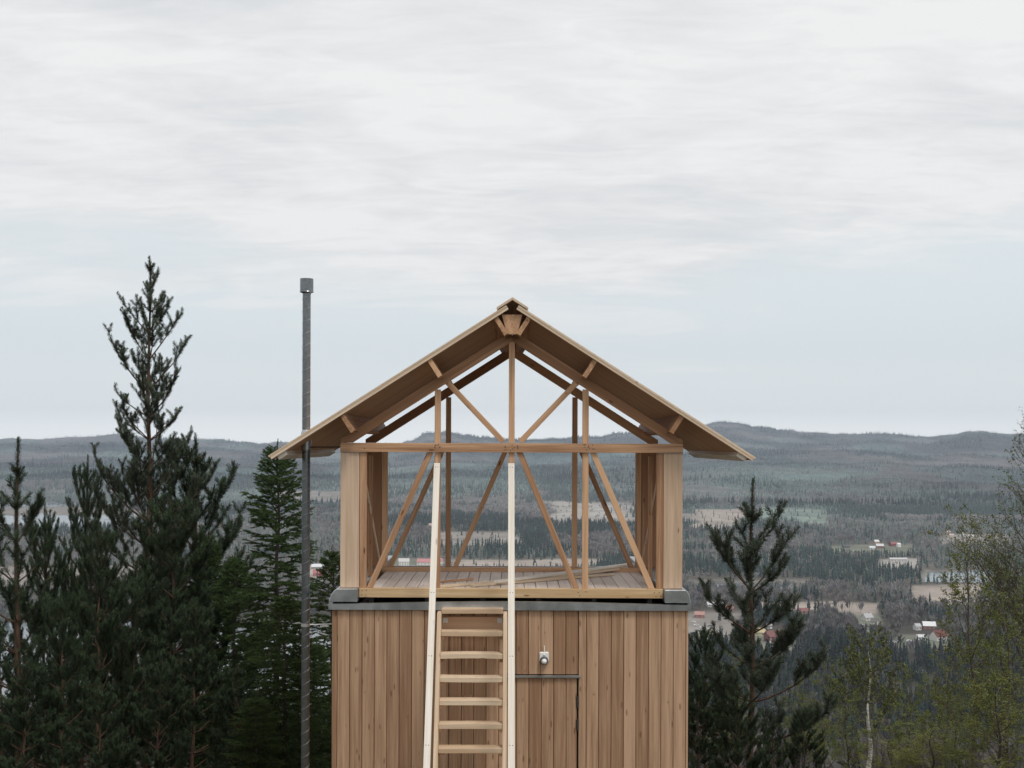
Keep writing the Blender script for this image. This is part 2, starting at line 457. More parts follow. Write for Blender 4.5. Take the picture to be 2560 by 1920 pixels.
# trusses ------------------------------------------------------------
NAILS = []
def truss(y, rear=False):
    t = empty('truss', (0, 0, 0)); t.parent = cab
    T = 0.045
    yc = y + T / 2
    fm = M['frame']
    def bar(name, a, b, wv=0.055, yy=yc, th=T, mat=fm):
        mb = MB(); mb.beam((a[0], yy, a[1]), (b[0], yy, b[1]), wv, th); return mb.build(name, mat, t, 0.002)
    # tie beam sits 3 mm proud of everything behind it
    mb = MB(); mb.box(X(851), X(1706.5), y - 0.022, y + 0.0, Z(1131.0), Z(1108.3), 'x'); mb.build('tie_beam', fm, t, 0.002)
    if rear:
        mb = MB(); mb.box(X(851), X(1706.5), y + 0.002, y + 0.045, Z(1131.0), Z(1108.3), 'x')
    # sill
    mb = MB(); mb.box(X(899.5), X(1657.5), y - 0.028, y + 0.045, 2.908 if not rear else 2.90, 2.997, 'x'); mb.build('sill_beam', M['sill'] if not rear else fm, t, 0.002)
    # rafters
    for s_ in (-1, 1):
        mb = MB()
        xo = X(851) if s_ < 0 else X(1706.5)
        xa = 0.0
        tvert = 0.112
        # outline of rafter: cut vertically at the eave and at the ridge
        xi = xo + (-s_) * ((zr(xo) - tvert) < Z(1108.3)) * max(0, (Z(1108.3) - (zr(xo) - tvert)) / TAN)
        poly = [(0.001 * s_, zr(0)), (xo, zr(xo)), (xo, Z(1108.3) + 0.001), (xi, Z(1108.3) + 0.001), (0.001 * s_, zr(0) - tvert)]
        if s_ > 0: poly.reverse()
        a = [(p[0], y, p[1]) for p in poly]; b = [(p[0], y + T, p[1]) for p in poly]
        # grain along the slope: build by hand
        vs = [Vector(p) for p in a + b]; n = len(poly)
        dx = Vector((math.cos(TH), 0, -s_ * math.sin(TH)))
        dn = Vector((s_ * math.sin(TH), 0, math.cos(TH)))
        loc = [(p.dot(dx), p.dot(dn), p.y) for p in vs]
        fcs = [tuple(range(n)), tuple(range(2 * n - 1, n - 1, -1))] + [(i, n + i, n + (i + 1) % n, (i + 1) % n) for i in range(n)]
        mb.solid(vs, fcs, loc)
        mb.build('rafter', fm, t, 0.002)
    # corner posts (wide) and inner studs
    for xa, xb in ((X(851), X(898)), (X(1659), X(1706.5))):
        mb = MB(); mb.box(xa, xb, y, y + 0.045, 3.001, Z(1131.5)); mb.build('corner_post', M['post'] if not rear else fm, t, 0.002)
    for xa, xb in ((X(899), X(916)), (X(1641.5), X(1658))):
        mb = MB(); mb.box(xa + 0.001, xb, y + 0.001, y + 0.06, 2.998, Z(1131.5)); mb.build('stud', fm, t, 0.002)
    # uprights
    up = [(1093.5, 15), (1463.5, 15.5), (1278.5, 15)]
    for px, wpx in up:
        xx = X(px); zt = zr(xx) - 0.112 - TAN * (wpx / S / 2) * (1 if abs(xx) > .02 else -.3)
        mb = MB(); mb.box(xx - wpx / S / 2, xx + wpx / S / 2, y + 0.001, y + 0.044, Z(1108.3) + 0.001, zt + (0.012 if abs(xx) > .02 else 0)); mb.build('upright', fm, t, 0.002)
        if px == 1278.5 and not rear:
            zb = Z(1200)
        mb = MB(); mb.box(xx - wpx / S / 2, xx + wpx / S / 2, y + 0.001, y + 0.044, 2.998, Z(1131.5)); mb.build('upright', fm, t, 0.002)
    zl = Z(1108.3) + 0.002
    def diag(name, ax_, az_, bx_, bz_, wv):
        """brace between two heights with its ends cut level"""
        dxx = bx_ - ax_; dz = bz_ - az_
        L = math.hypot(dxx, dz); hw = wv / 2 * L / abs(dz)
        mb = MB()
        mb.prism([(ax_ - hw, y + 0.002, az_), (ax_ + hw, y + 0.002, az_), (ax_ + hw, y + 0.043, az_), (ax_ - hw, y + 0.043, az_)],
                 [(bx_ - hw, y + 0.002, bz_), (bx_ + hw, y + 0.002, bz_), (bx_ + hw, y + 0.043, bz_), (bx_ - hw, y + 0.043, bz_)])
        mb.build(name, fm, t, 0.002)
    if not rear:
        for ax_, bx_, by_ in ((X(1258), X(1118), 956), (X(1300), X(1440), 956)):
            mb = MB(); mb.beam((ax_, yc, zl + 0.012), (bx_, yc, Z(by_) - 0.004), 0.054, 0.040); mb.build('diagonal_brace', fm, t, 0.002)
    zu_, zd_ = Z(1131.5), 2.999
    ds = [(1075, 925), (1483, 1630), (1299, 1441)]
    if rear: ds.append((1260, 1115))
    for pa, pb in ds:
        diag('diagonal_brace', X(pa), zu_, X(pb), zd_, 0.056)
    if not rear:
        nb = MB()
        def nl(px, py, yy):
            x_, z_ = X(px), Z(py)
            nb.cyl((x_, yy - 0.0012, z_), (x_, yy + 0.001, z_), 0.0052, n=8)
        for cx_, n_ in ((1087, 4), (1097, 4), (1265, 4), (1277, 3), (1290, 5), (1458, 3), (1468, 4), (1480, 3), (910, 2)):
            for q in range(n_):
                nl(cx_ + random.uniform(-5, 5), 1119.5 + random.uniform(-8, 8), y - 0.022)
        for cx_, cy_ in ((907, 1477), (917, 1476), (906, 1488), (916, 1488), (1446, 1480), (1465, 1478), (1450, 1488), (1636, 1480), (1648, 1479), (1640, 1490), (1652, 1489)):
            nl(cx_, cy_, y - 0.028)
        nb.build('nail_heads', M['dark'], t)
    return t
truss(YT); truss(YR, True)
# side frame members between the trusses
for s_ in (-1, 1):
    sf = MB()
    xx = X(860) if s_ < 0 else X(1697)
    sf.box(xx - 0.02, xx + 0.02, YT + 0.047, YR - 0.024, Z(1131), Z(1109), 'y')
    sf.build('wall_plate', M['frame'], cab, 0.002)
for s_ in (-1, 1):
    xa = -1.475 if s_ < 0 else 1.462
    mb = MB(); mb.beam((xa, 0.10, 4.28), (xa, YR - 0.1, 3.03), 0.045, 0.010, (1, 0, 0)); mb.build('wind_brace', M['cream'], cab)
    mb = MB(); mb.box(xa - 0.03, xa + 0.012, 0.95, 0.995, 3.002, 4.27); mb.build('stud', M['frame'], cab, 0.002)

# roof ----------------------------------------------------------------
EV = 2.283
for s_ in (-1, 1):
    rf = empty('roof_slope', (0, 0, 0)); rf.parent = cab
    dx = Vector((s_ * math.cos(TH), 0, -math.sin(TH))); dn = Vector((s_ * math.sin(TH), 0, math.cos(TH)))
    # boards running down the slope side by side would hide the grain; they run with the ridge
    base = Vector((0, 0, zu(0)))
    L0, L1 = 0.055 / math.cos(TH) - 0.02, EV / math.cos(TH)
    mb = MB()
    ya = ROOF_Y0 + 0.022
    while ya < ROOF_Y1 - 0.023:
        yb = min(ya + 0.118, ROOF_Y1 - 0.022)
        c0, c1 = base + dx * L0, base + dx * L1
        q0 = [(c0.x, ya + 0.0006, c0.z), (c0.x, yb - 0.0006, c0.z), (c0.x + dn.x * 0.022, yb - 0.0006, c0.z + dn.z * 0.022), (c0.x + dn.x * 0.022, ya + 0.0006, c0.z + dn.z * 0.022)]
        q1 = [(p[0] + c1.x - c0.x, p[1], p[2] + c1.z - c0.z) for p in q0]
        if s_ > 0: q0.reverse(); q1.reverse()
        mb.prism(q0, q1)
        ya = yb
    mb.build('roof_boards', M['roof'], rf)
    mb = MB()
    q = [base + dx * L0 + dn * 0.0225, base + dx * (L1 + 0.01) + dn * 0.0225, base + dx * (L1 + 0.01) + dn * 0.040, base + dx * L0 + dn * 0.040]
    if s_ < 0: q.reverse()
    mb.prism([(p.x, ROOF_Y0 - 0.004, p.z) for p in q], [(p.x, ROOF_Y1 + 0.004, p.z) for p in q])
    mb.build('roofing_sheet', M['verge'], rf)
    for ya, yb in ((ROOF_Y0, ROOF_Y0 + 0.021), (ROOF_Y1 - 0.021, ROOF_Y1)):
        mb = MB()
        c0 = base + dx * L0 + dn * 0.011; c1 = base + dx * L1 + dn * 0.011
        mb.beam((c0.x, (ya + yb) / 2, c0.z - 0.003), (c1.x, (ya + yb) / 2, c1.z - 0.003), 0.029, 0.021)
        mb.build('verge_board', M['verge'], rf, 0.002)
    # purlins standing square on the rafters
    for xp in (0.070, 0.700, 1.528):
        c = Vector((s_ * xp, 0, zr(xp)))
        q = [c - dx * 0.0225 + dn * (-0.025), c + dx * 0.0225 + dn * (-0.025), c + dx * 0.0225 + dn * 0.1700, c - dx * 0.0225 + dn * 0.1700]
        if s_ < 0: q.reverse()
        mb = MB(); mb.prism([(p.x, ROOF_Y0 + 0.024, p.z) for p in q], [(p.x, ROOF_Y1 - 0.03, p.z) for p in q])
        mb.build('purlin', M['frame'], rf, 0.002)
    # pale board under the eave
    c = base + dx * (L1 - 0.10) - dn * 0.001
    q = [c - dx * 0.0475 - dn * 0.0, c - dx * 0.0475 - dn * 0.045, c + dx * 0.0475 - dn * 0.045, c + dx * 0.0475]
    if s_ < 0: q.reverse()
    mb = MB(); mb.prism([(p.x, ROOF_Y0 + 0.03, p.z) for p in q][::-1], [(p.x, ROOF_Y1 - 0.25, p.z) for p in q][::-1])
    mb.build('eaves_board', M['pale'], rf, 0.002)
    # little block at the wall plate end, seen between the purlin and the tie beam
# ridge: plate between the purlins, dark closing block and cap boards
mb = MB()
gp = [((a - 1279.5) / 263, EYE - (b - 1109) / 263) for a, b in ((1266, 835), (1291.5, 835), (1304, 786), (1253, 786))]
mb.prism([(x, ROOF_Y0 + 0.05, z) for x, z in gp], [(x, ROOF_Y0 + 0.075, z) for x, z in gp]); mb.build('ridge_plate', M['frame'], cab)
for yy in (YR,):
    mb = MB(); mb.prism([(x, yy + 0.01, z) for x, z in gp], [(x, yy + 0.035, z) for x, z in gp]); mb.build('ridge_plate', M['frame'], cab)
rc = empty('ridge_cap', (0, 0, 0)); rc.parent = cab
for s_ in (-1, 1):
    dx = Vector((s_ * math.cos(TH), 0, -math.sin(TH))); dn = Vector((s_ * math.sin(TH), 0, math.cos(TH)))
    c = Vector((0, 0, EYE + (1109 - 742.5) / 263.9 - 0.027))
    q = [c, c + dx * 0.165, c + dx * 0.165 + dn * 0.022, c + Vector((0, 0, 0.022 / math.cos(TH)))]
    if s_ < 0: q.reverse()
    mb = MB(); mb.prism([(p.x, ROOF_Y0 - 0.012, p.z) for p in q], [(p.x, ROOF_Y1 + 0.01, p.z) for p in q]); mb.build('cap_board', M['verge'], rc, 0.001)
    c = Vector((0, 0, zu(0) + 0.047)) + dx * 0.110
    q = [c - dx * 0.045 , c + dx * 0.03, c + dx * 0.03 + dn * 0.030, c - dx * 0.045 + dn * 0.030]
    if s_ < 0: q.reverse()
    mb = MB(); mb.prism([(p.x, ROOF_Y0 + 0.02, p.z) for p in q], [(p.x, ROOF_Y1 - 0.02, p.z) for p in q]); mb.build('cap_batten', M['dark'], rc)

# security light on the wall -----------------------------------------
SW = 260.2
wx = lambda px: (px - 1280) / SW
wz = lambda py: EYE - (py - 1109) / SW
lx, lz = wx(1362), wz(1646)
lamp = tag(empty('outdoor_lamp', (lx, YW - 0.004, lz)), 'small white outdoor lamp with round glass fixed to the wooden wall above the door', 'lamp')
mb = MB(); mb.box(-0.046, 0.046, -0.018, 0.0, -0.028, 0.066); mb.build('mounting_plate', M['white'], lamp, 0.010)
mb = MB(); mb.lathe([(0.0, -0.055), (0.032, -0.055), (0.040, -0.045), (0.040, -0.018)], (0.0, 0, -0.014), axis='y'); mb.build('lamp_housing', M['grey'], lamp, smooth=True)
mb = MB(); mb.lathe([(0.001, -0.082), (0.012, -0.079), (0.021, -0.071), (0.026, -0.060), (0.026, -0.052)], (0.0, 0, -0.018), axis='y'); mb.build('lamp_glass', M['white'], lamp, smooth=True)
mb = MB(); mb.lathe([(0.001, -0.030), (0.006, -0.028), (0.008, -0.022), (0.008, -0.017)], (0.0, 0, 0.040), axis='y'); mb.build('sensor', M['white'], lamp, smooth=True)
mb = MB(); mb.cyl((0.002, -0.010, 0.066), (0.002, -0.008, 0.125), 0.006, n=8); mb.build('cable_conduit', M['white'], lamp)

# stair ---------------------------------------------------------------
st = tag(empty('staircase', (-0.4, -1.6, 0.0)), 'steep open wooden stair with two long pale rail boards leaning against the cabin front', 'staircase')
st.location = (0, 0, 0)
def sx(px, d): return (px - 1280) / F * d
# treads
tz0, ty0 = EYE - (1523 - 1109) / F * 11.38, CAMY + 11.38
RISE, RUN = 0.200, 0.081
for k in range(15):
    z = tz0 - RISE * k; y = ty0 - RUN * k
    if z < 0.1: break
    tw = MB()
    # slightly cupped boards
    n = 6; xa, xb = -0.662, -0.078
    sag = random.uniform(-0.004, 0.006); y += random.uniform(-0.004, 0.004)
    for i in range(n):
        a = xa + (xb - xa) * i / n; b = xa + (xb - xa) * (i + 1) / n
        ga = sag * (1 - (2 * i / n - 1) ** 2); gb = sag * (1 - (2 * (i + 1) / n - 1) ** 2)
        if i == 0: r0 = random.random(); of = None
        tw.v += [(a, y, z - 0.045 + ga), (a, y + 0.14, z - 0.045 + ga), (a, y + 0.14, z + ga), (a, y, z + ga)]
        tw.bc += [(a + k, 0 + k * 2, 0), (a + k, 0.14 + k * 2, 0), (a + k, 0.14 + k * 2, 0.045), (a + k, k * 2, 0.045)]; tw.r += [r0] * 4
        bq = len(tw.v) - 4
        if i == n - 1:
            tw.v += [(b, y, z - 0.045 + gb), (b, y + 0.14, z - 0.045 + gb), (b, y + 0.14, z + gb), (b, y, z + gb)]
            tw.bc += [(b + k, 0 + k * 2, 0), (b + k, 0.14 + k * 2, 0), (b + k, 0.14 + k * 2, 0.045), (b + k, k * 2, 0.045)]; tw.r += [r0] * 4
        for j in range(4):
            j2 = (j + 1) % 4
            tw.f.append((bq + j, bq + 4 + j, bq + 4 + j2, bq + j2))
    tw.f += [(0, 1, 2, 3), tuple(len(tw.v) - 4 + j for j in (3, 2, 1, 0))]
    tw.build('tread', M['cream'], st, 0.002)
    if k:
        for xx in (xa + 0.001, xb - 0.031):
            cl = MB()
            cl.box(xx, xx + 0.03, y + 0.02, y + 0.13, z - 0.078, z - 0.0465, 'y')
            cl.build('cleat', M['frame'], st)
# stringers: planks on edge at both ends of the treads, following the treads
for xc, wv in ((-0.683, 0.040), (-0.058, 0.038)):
    mb = MB()
    kk = 14.0
    dz_, dy_ = -RISE * kk, -RUN * kk
    top = Vector((xc, ty0 + 0.065, tz0 - 0.03)); 
    ztop = tz0 - 0.035
    def sec(z):
        yy = ty0 + (z - tz0) * (RUN / RISE)
        return yy
    a = [(xc - wv / 2, sec(0.0) - 0.014, 0.0), (xc + wv / 2, sec(0.0) - 0.014, 0.0), (xc + wv / 2, sec(0) + 0.155, 0.0), (xc - wv / 2, sec(0) + 0.155, 0.0)]
    b = [(xc - wv / 2, sec(ztop) - 0.014, ztop), (xc + wv / 2, sec(ztop) - 0.014, ztop), (xc + wv / 2, YFL - 0.004, ztop), (xc - wv / 2, YFL - 0.004, ztop)]
    mb.prism(a, b); mb.build('stringer', M['cream'], st, 0.002)
# riser plate with brackets under the top tread
mb = MB(); mb.box(-0.662, -0.078, YW - 0.033, YW - 0.008, wz(1573), wz(1541), 'x'); mb.build('riser_board', M['clad'], st)
for xx in (-0.655, -0.135):
    mb = MB()
    for i in range(3):
        for j in range(3):
            if (i, j) != (1, 1): mb.box(xx + i * 0.017, xx + i * 0.017 + 0.012, YW - 0.036, YW - 0.0335, wz(1556) + j * 0.017, wz(1556) + j * 0.017 + 0.012)
    mb.box(xx, xx + 0.046, YW - 0.0345, YW - 0.0331, wz(1556), wz(1556) + 0.046)
    mb.build('bracket', M['steel'], st)
# rails
for pxa, pxb, wv, nm in ((1093.3, 1070.0, 0.0585, 0), (1278.5, 1281.3, 0.0600, 1)):
    za = Z(1158); ya = YT - 0.024
    d0 = ya - CAMY; xa = sx(pxa, d0)
    d1 = d0 / 1.125; xb = sx(pxb, d1); zb2 = EYE - (1920 - 1109) / F * d1; yb = CAMY + d1
    k = za / (za - zb2)       # continue to the ground
    xg, yg = xa + (xb - xa) * k, ya + (yb - ya) * k
    mb = MB()
    hw = wv / 2; dp = 0.045
    mb.prism([(xg - hw, yg - dp * 1.12, 0), (xg + hw, yg - dp * 1.12, 0), (xg + hw, yg, 0), (xg - hw, yg, 0)],
             [(xa - hw, ya - dp * 1.12, za), (xa + hw, ya - dp * 1.12, za), (xa + hw, ya, za), (xa - hw, ya, za)])
    r_ = mb.build('rail_board', M['pale'], st, 0.002)
    nb = MB()
    for py in (1168, 1480, 1638, 1860, 1920):
        z_ = None
        for q in (-1, 1):
            # interpolate along the board
            tt = (py - 1158) / (1920 - 1158)
            dd = 1 / ((1 - tt) / d0 + tt / d1)
            zz_ = EYE - (py - 1109) / F * dd; f_ = (za - zz_) / za
            xx_ = xa + (xg - xa) * f_ + q * 0.012; yy_ = ya + (yg - ya) * f_ - dp * 1.12
            nb.cyl((xx_, yy_ - 0.0015, zz_), (xx_, yy_ + 0.004, zz_), 0.0042, n=8)
    nb.build('nail_heads', M['dark'], r_)

# planks lying on the floor -------------------------------------------
def fpos(px, py, zf):
    d = (EYE - zf) * F / (py - 1109)
    return Vector(((px - 1280) / F * d, CAMY + d, zf))
def loose(a, b, za, zb, wv, th, label, mat='cream'):
    A = fpos(*a, za); B = fpos(*b, zb)
    c = (A + B) / 2
    mb = MB(); mb.beam(A - c, B - c, wv, th, (0, 0, 1))
    o = mb.build('loose_plank', M[mat], None, 0.002); o.location = c
    tag(o, label, 'plank', 'loose planks left on the cabin floor')
Fz = 2.953
loose((1100, 1455), (1184, 1447.5), Fz + 0.012, Fz + 0.012, 0.030, 0.020, 'short thin batten lying alone on the floor, nearest the left pale rail', 'frame')
loose((1088, 1468), (1440, 1437), Fz + 0.012, Fz + 0.012, 0.060, 0.022, 'long batten lying on the floor behind the propped plank', 'cream')
loose((1180, 1464.5), (1535, 1434.5), Fz + 0.013, Fz + 0.013, 0.048, 0.022, 'cream batten in front of the pile, its square end by the right upright', 'cream')
loose((1240, 1455), (1581, 1409), Fz + 0.034, 3.012, 0.085, 0.022, 'longest pale plank, propped with its far end up on the rear sill', 'pale')
loose((1225, 1461), (1567, 1419), Fz + 0.012, 2.985, 0.055, 0.022, 'cream plank just under the propped pale plank', 'cream')
# offcuts by the right stud
o = MB(); o.box(-0.02, 0.02, -0.25, 0.25, -0.022, 0.022, 'y'); ob = o.build('timber_offcut', M['pale'], None, 0.002); ob.location = (1.405, 0.75, Fz + 0.025)
tag(ob, 'short pale timber block on the floor beside the right corner post', 'offcut')
# end of a stake leaning by the door
o = MB(); o.box(-0.03, 0.03, -0.02, 0.02, 0, 1.205); ob = o.build('timber_stake', M['sill'], None, 0.002)
ob.location = (wx(1463) * 0.985, YW - 0.05, 0.0); tag(ob, 'orange timber stake standing against the wall right of the door', 'stake')

# flue pipe ------------------------------------------------------------
yp = 0.30; dp_ = yp - CAMY; sp_ = F / dp_
pxw = lambda px: (px - 1280) / sp_
pz = lambda py: EYE - (py - 1109) / sp_ - 0.0072
pipe = tag(empty('flue_pipe', (pxw(765.5), yp, 0.0)), 'tall thin galvanised spiral flue pipe with cylindrical cap beside the cabin', 'chimney pipe')
PR = 0.0405
prof = [(PR, 0.0)]
z = 0.05
ztop = pz(731)
mb = MB(); mb.lathe([(PR, 0.0), (PR, ztop)], (0, 0, 0), 28); tube = mb.build('pipe', M['duct'], pipe, smooth=True)
# spiral seam
vs, fc = [], []
PIT = 0.120; nn = 24; tot = int(ztop / PIT * nn)
for i in range(tot):
    a = 2 * math.pi * i / nn; zc = i / nn * PIT
    for rr, dz in ((PR - 0.001, -0.0022), (PR + 0.0026, 0.0), (PR - 0.001, 0.0022)):
        vs.append((rr * math.cos(a), rr * math.sin(a), zc + dz))
for i in range(tot - 1):
    for j in range(2):
        fc.append((i * 3 + j, i * 3 + j + 1, (i + 1) * 3 + j + 1, (i + 1) * 3 + j))
me = bpy.data.meshes.new('spiral_seam'); me.from_pydata(vs, [], fc); me.materials.append(M['steel'])
o = bpy.data.objects.new('spiral_seam', me); col.objects.link(o); o.parent = tube
zc0, zc1 = pz(731), pz(697)
mb = MB(); mb.lathe([(PR, zc0 - 0.01), (0.064, zc0), (0.070, zc0 + 0.002), (0.066, zc0 + 0.01), (0.066, zc1), (0.060, zc1), (0.060, zc0 + 0.01), (0.0, zc0 + 0.009)], (0, 0, 0), 28)
mb.build('cap', M['duct'], pipe, smooth=False)
for i, (py, ) in enumerate(((1118,), (1562,))):
    z_ = pz(py)
    xe = XL - pxw(765.5) if i else X(851) - pxw(765.5)
    ye = (0.35 if i else 0.02) - yp
    rod = MB(); rod.cyl((0.02, 0, z_), (xe, ye, z_ + 0.004), 0.006, n=8); rod.build('stay_rod', M['steel' if i else 'dark'], pipe)
    cl = MB(); cl.lathe([(PR + 0.001, z_ - 0.015), (PR + 0.004, z_ - 0.015), (PR + 0.004, z_ + 0.015), (PR + 0.001, z_ + 0.015)], (0, 0, 0), 20); cl.build('clamp', M['steel'], pipe)
# collar where it passes through the roof
zc = zu(pxw(765.5))
mb = MB(); mb.lathe([(0.052, zc - 0.07), (0.052, zc + 0.10), (PR + 0.001, zc + 0.13)], (0, 0, 0), 20); mb.build('collar', M['zinc'], pipe, smooth=True)

# ================================================================== LAND
def _h(ix, iy, seed):
    n = (ix * 374761393 + iy * 668265263 + seed * 974634777) & 0xFFFFFFFF
    n = ((n ^ (n >> 13)) * 1274126177) & 0xFFFFFFFF
    n = n ^ (n >> 16)
    return (n & 0xFFFFFF) / float(0xFFFFFF)
def vnoise(x, y, seed=0):
    x = np.asarray(x, dtype=np.float64); y = np.asarray(y, dtype=np.float64)
    ix = np.floor(x).astype(np.int64); iy = np.floor(y).astype(np.int64)
    fx = x - ix; fy = y - iy
    fx = fx * fx * (3 - 2 * fx); fy = fy * fy * (3 - 2 * fy)
    a = _h(ix, iy, seed); b = _h(ix + 1, iy, seed); c = _h(ix, iy + 1, seed); d = _h(ix + 1, iy + 1, seed)
    return (a * (1 - fx) + b * fx) * (1 - fy) + (c * (1 - fx) + d * fx) * fy
def fbm(x, y, seed=0, o=4):
    t = 0.0; am = 1.0; tot = 0.0
    for k in range(o):
        t = t + am * vnoise(x * 2 ** k, y * 2 ** k, seed + k * 17); tot += am; am *= 0.5
    return t / tot
def sst(x, a, b):
    t = np.clip((x - a) / (b - a), 0, 1); return t * t * (3 - 2 * t)

RIDGE_X = np.array([-2600, -1500, -600, -100, 0, 60, 130, 200, 290, 370, 420, 470, 550, 600, 650, 700, 740, 800, 900, 1000, 1030, 1065, 1115, 1160, 1220, 1300, 1380, 1440, 1500, 1540, 1600, 1680, 1740, 1765, 1800, 1850, 1885, 1950, 2020, 2110, 2180, 2260, 2330, 2385, 2420, 2450, 2500, 2560, 2700, 3200, 4200, 5200], dtype=float)
RIDGE_Y = np.array([1080, 1075, 1090, 1096, 1094, 1096, 1095, 1091, 1084, 1093, 1096, 1097, 1097, 1104, 1107, 1103, 1106, 1108, 1108, 1108, 1100, 1080, 1077, 1086, 1093, 1097, 1095, 1093, 1090, 1082, 1082, 1086, 1072, 1059, 1053, 1057, 1068, 1073, 1079, 1084, 1081, 1087, 1091, 1084, 1076, 1075, 1082, 1083, 1088, 1075, 1090, 1080], dtype=float)
DR = 9000.0
def terrain(x, y):
    """ground height at world x, y"""
    x = np.asarray(x, float); y = np.asarray(y, float)
    d = y - CAMY
    R = np.hypot(x, d)
    dd = np.maximum(d, 1.0)
    ahead = sst(d / np.maximum(R, 1e-3), 0.15, 0.45)
    px = np.clip(1280 + F * x / np.maximum(dd, R * 0.4), -2500, 5100)
    # ground by the cabin, the slope behind it, valley floor
    near = -0.285 * np.maximum(R - 16, 0) + (fbm(x / 7, y / 7, 3, 3) - 0.5) * 0.5 * sst(R, 16, 26)
    near = near + (fbm(x / 60, y / 60, 5, 3) - 0.5) * 14 * sst(R, 60, 200)
    val = -150 + (fbm(x / 320, y / 320, 9, 3) - 0.5) * 8
    h = np.where(near > val, near, val)
    k = sst(near - val, -8, 8)
    h = np.maximum(near, val)
    # far slopes up to the skyline
    rp = np.interp(px, RIDGE_X, RIDGE_Y)
    rp = rp - (px - 1280) * math.sin(ROLL) - (fbm(px / 26, px * 0, 31, 3) - 0.5) * 6 - 1.5
    zr_ = EYE + (1109 - rp) / F * (DR * np.clip(d / np.maximum(R, 1), 0.3, 1)) - 9
    t = np.clip((R - 2700) / (DR - 2700), 0, 1)
    rise = 0.30 * t + 0.70 * t ** 2.3
    und = (fbm(x / 1500, y / 1000, 41, 4) - 0.5) * 250 * t * (1 - t) * 1.9 + (fbm(x / 420, y / 320, 43, 3) - 0.5) * 52 * sst(t, 0.02, 0.3) * (1 - sst(t, 0.8, 1.0))
    far = -150 + (zr_ + 150) * rise + und
    back = np.maximum(R - DR, 0)
    far = far - back * 0.05
    h = np.where(R > 2700, far + (h + 150) * (1 - sst(R, 2700, 3300)), h)
    # water basins
    h = h - 5.0 * water_mask(x, y)
    # behind and beside the camera the hill top goes on
    top = 2.8 * sst(-y, 3.0, 9.5) * sst(R * 0 + np.abs(x), 40, 8)
    hb = (fbm(x / 40, y / 40, 77, 3) - 0.5) * 6 * sst(R, 15, 60) + 0.02 * np.maximum(R - 20, 0)
    return h * ahead + hb * (1 - ahead) + top
def scr(x, y, z):
    d = np.maximum(y - CAMY, 0.5)
    u, v = F * x / d, -F * (z - EYE) / d
    return 1280 + u * math.cos(ROLL) - v * math.sin(ROLL), 1109 + u * math.sin(ROLL) + v * math.cos(ROLL)
def flatscr(x, y):
    """where a point of the valley floor appears in the photograph, used to read fields and water off it"""
    return scr(x, y, -150.0)
def blob(px, py, x0, x1, y0, y1, n=0.0, e=0.18):
    """soft box, 1 inside"""
    cx, cy, hx, hy = (x0 + x1) / 2, (y0 + y1) / 2, (x1 - x0) / 2, (y1 - y0) / 2
    q = np.maximum(np.abs(px - cx) / hx, np.abs(py - cy) / hy) + n
    return 1 - sst(q, 1 - e, 1 + e)
def water_mask(x, y):
    px, py = flatscr(x, y)
    n = (fbm(x / 60, y / 120, 55, 3) - 0.5)
    m = blob(px, py, -400, 330, 1284, 1320, n * 0.8)
    m = np.maximum(m, blob(px, py, -600, 840, 1560, 1760, n * 0.5))
    m = np.maximum(m, blob(px, py, 1700, 2010, 1450, 1474, n * 1.2))
    m = np.maximum(m, blob(px, py, 2318, 2470, 1423, 1452, n * 0.5))
    return m
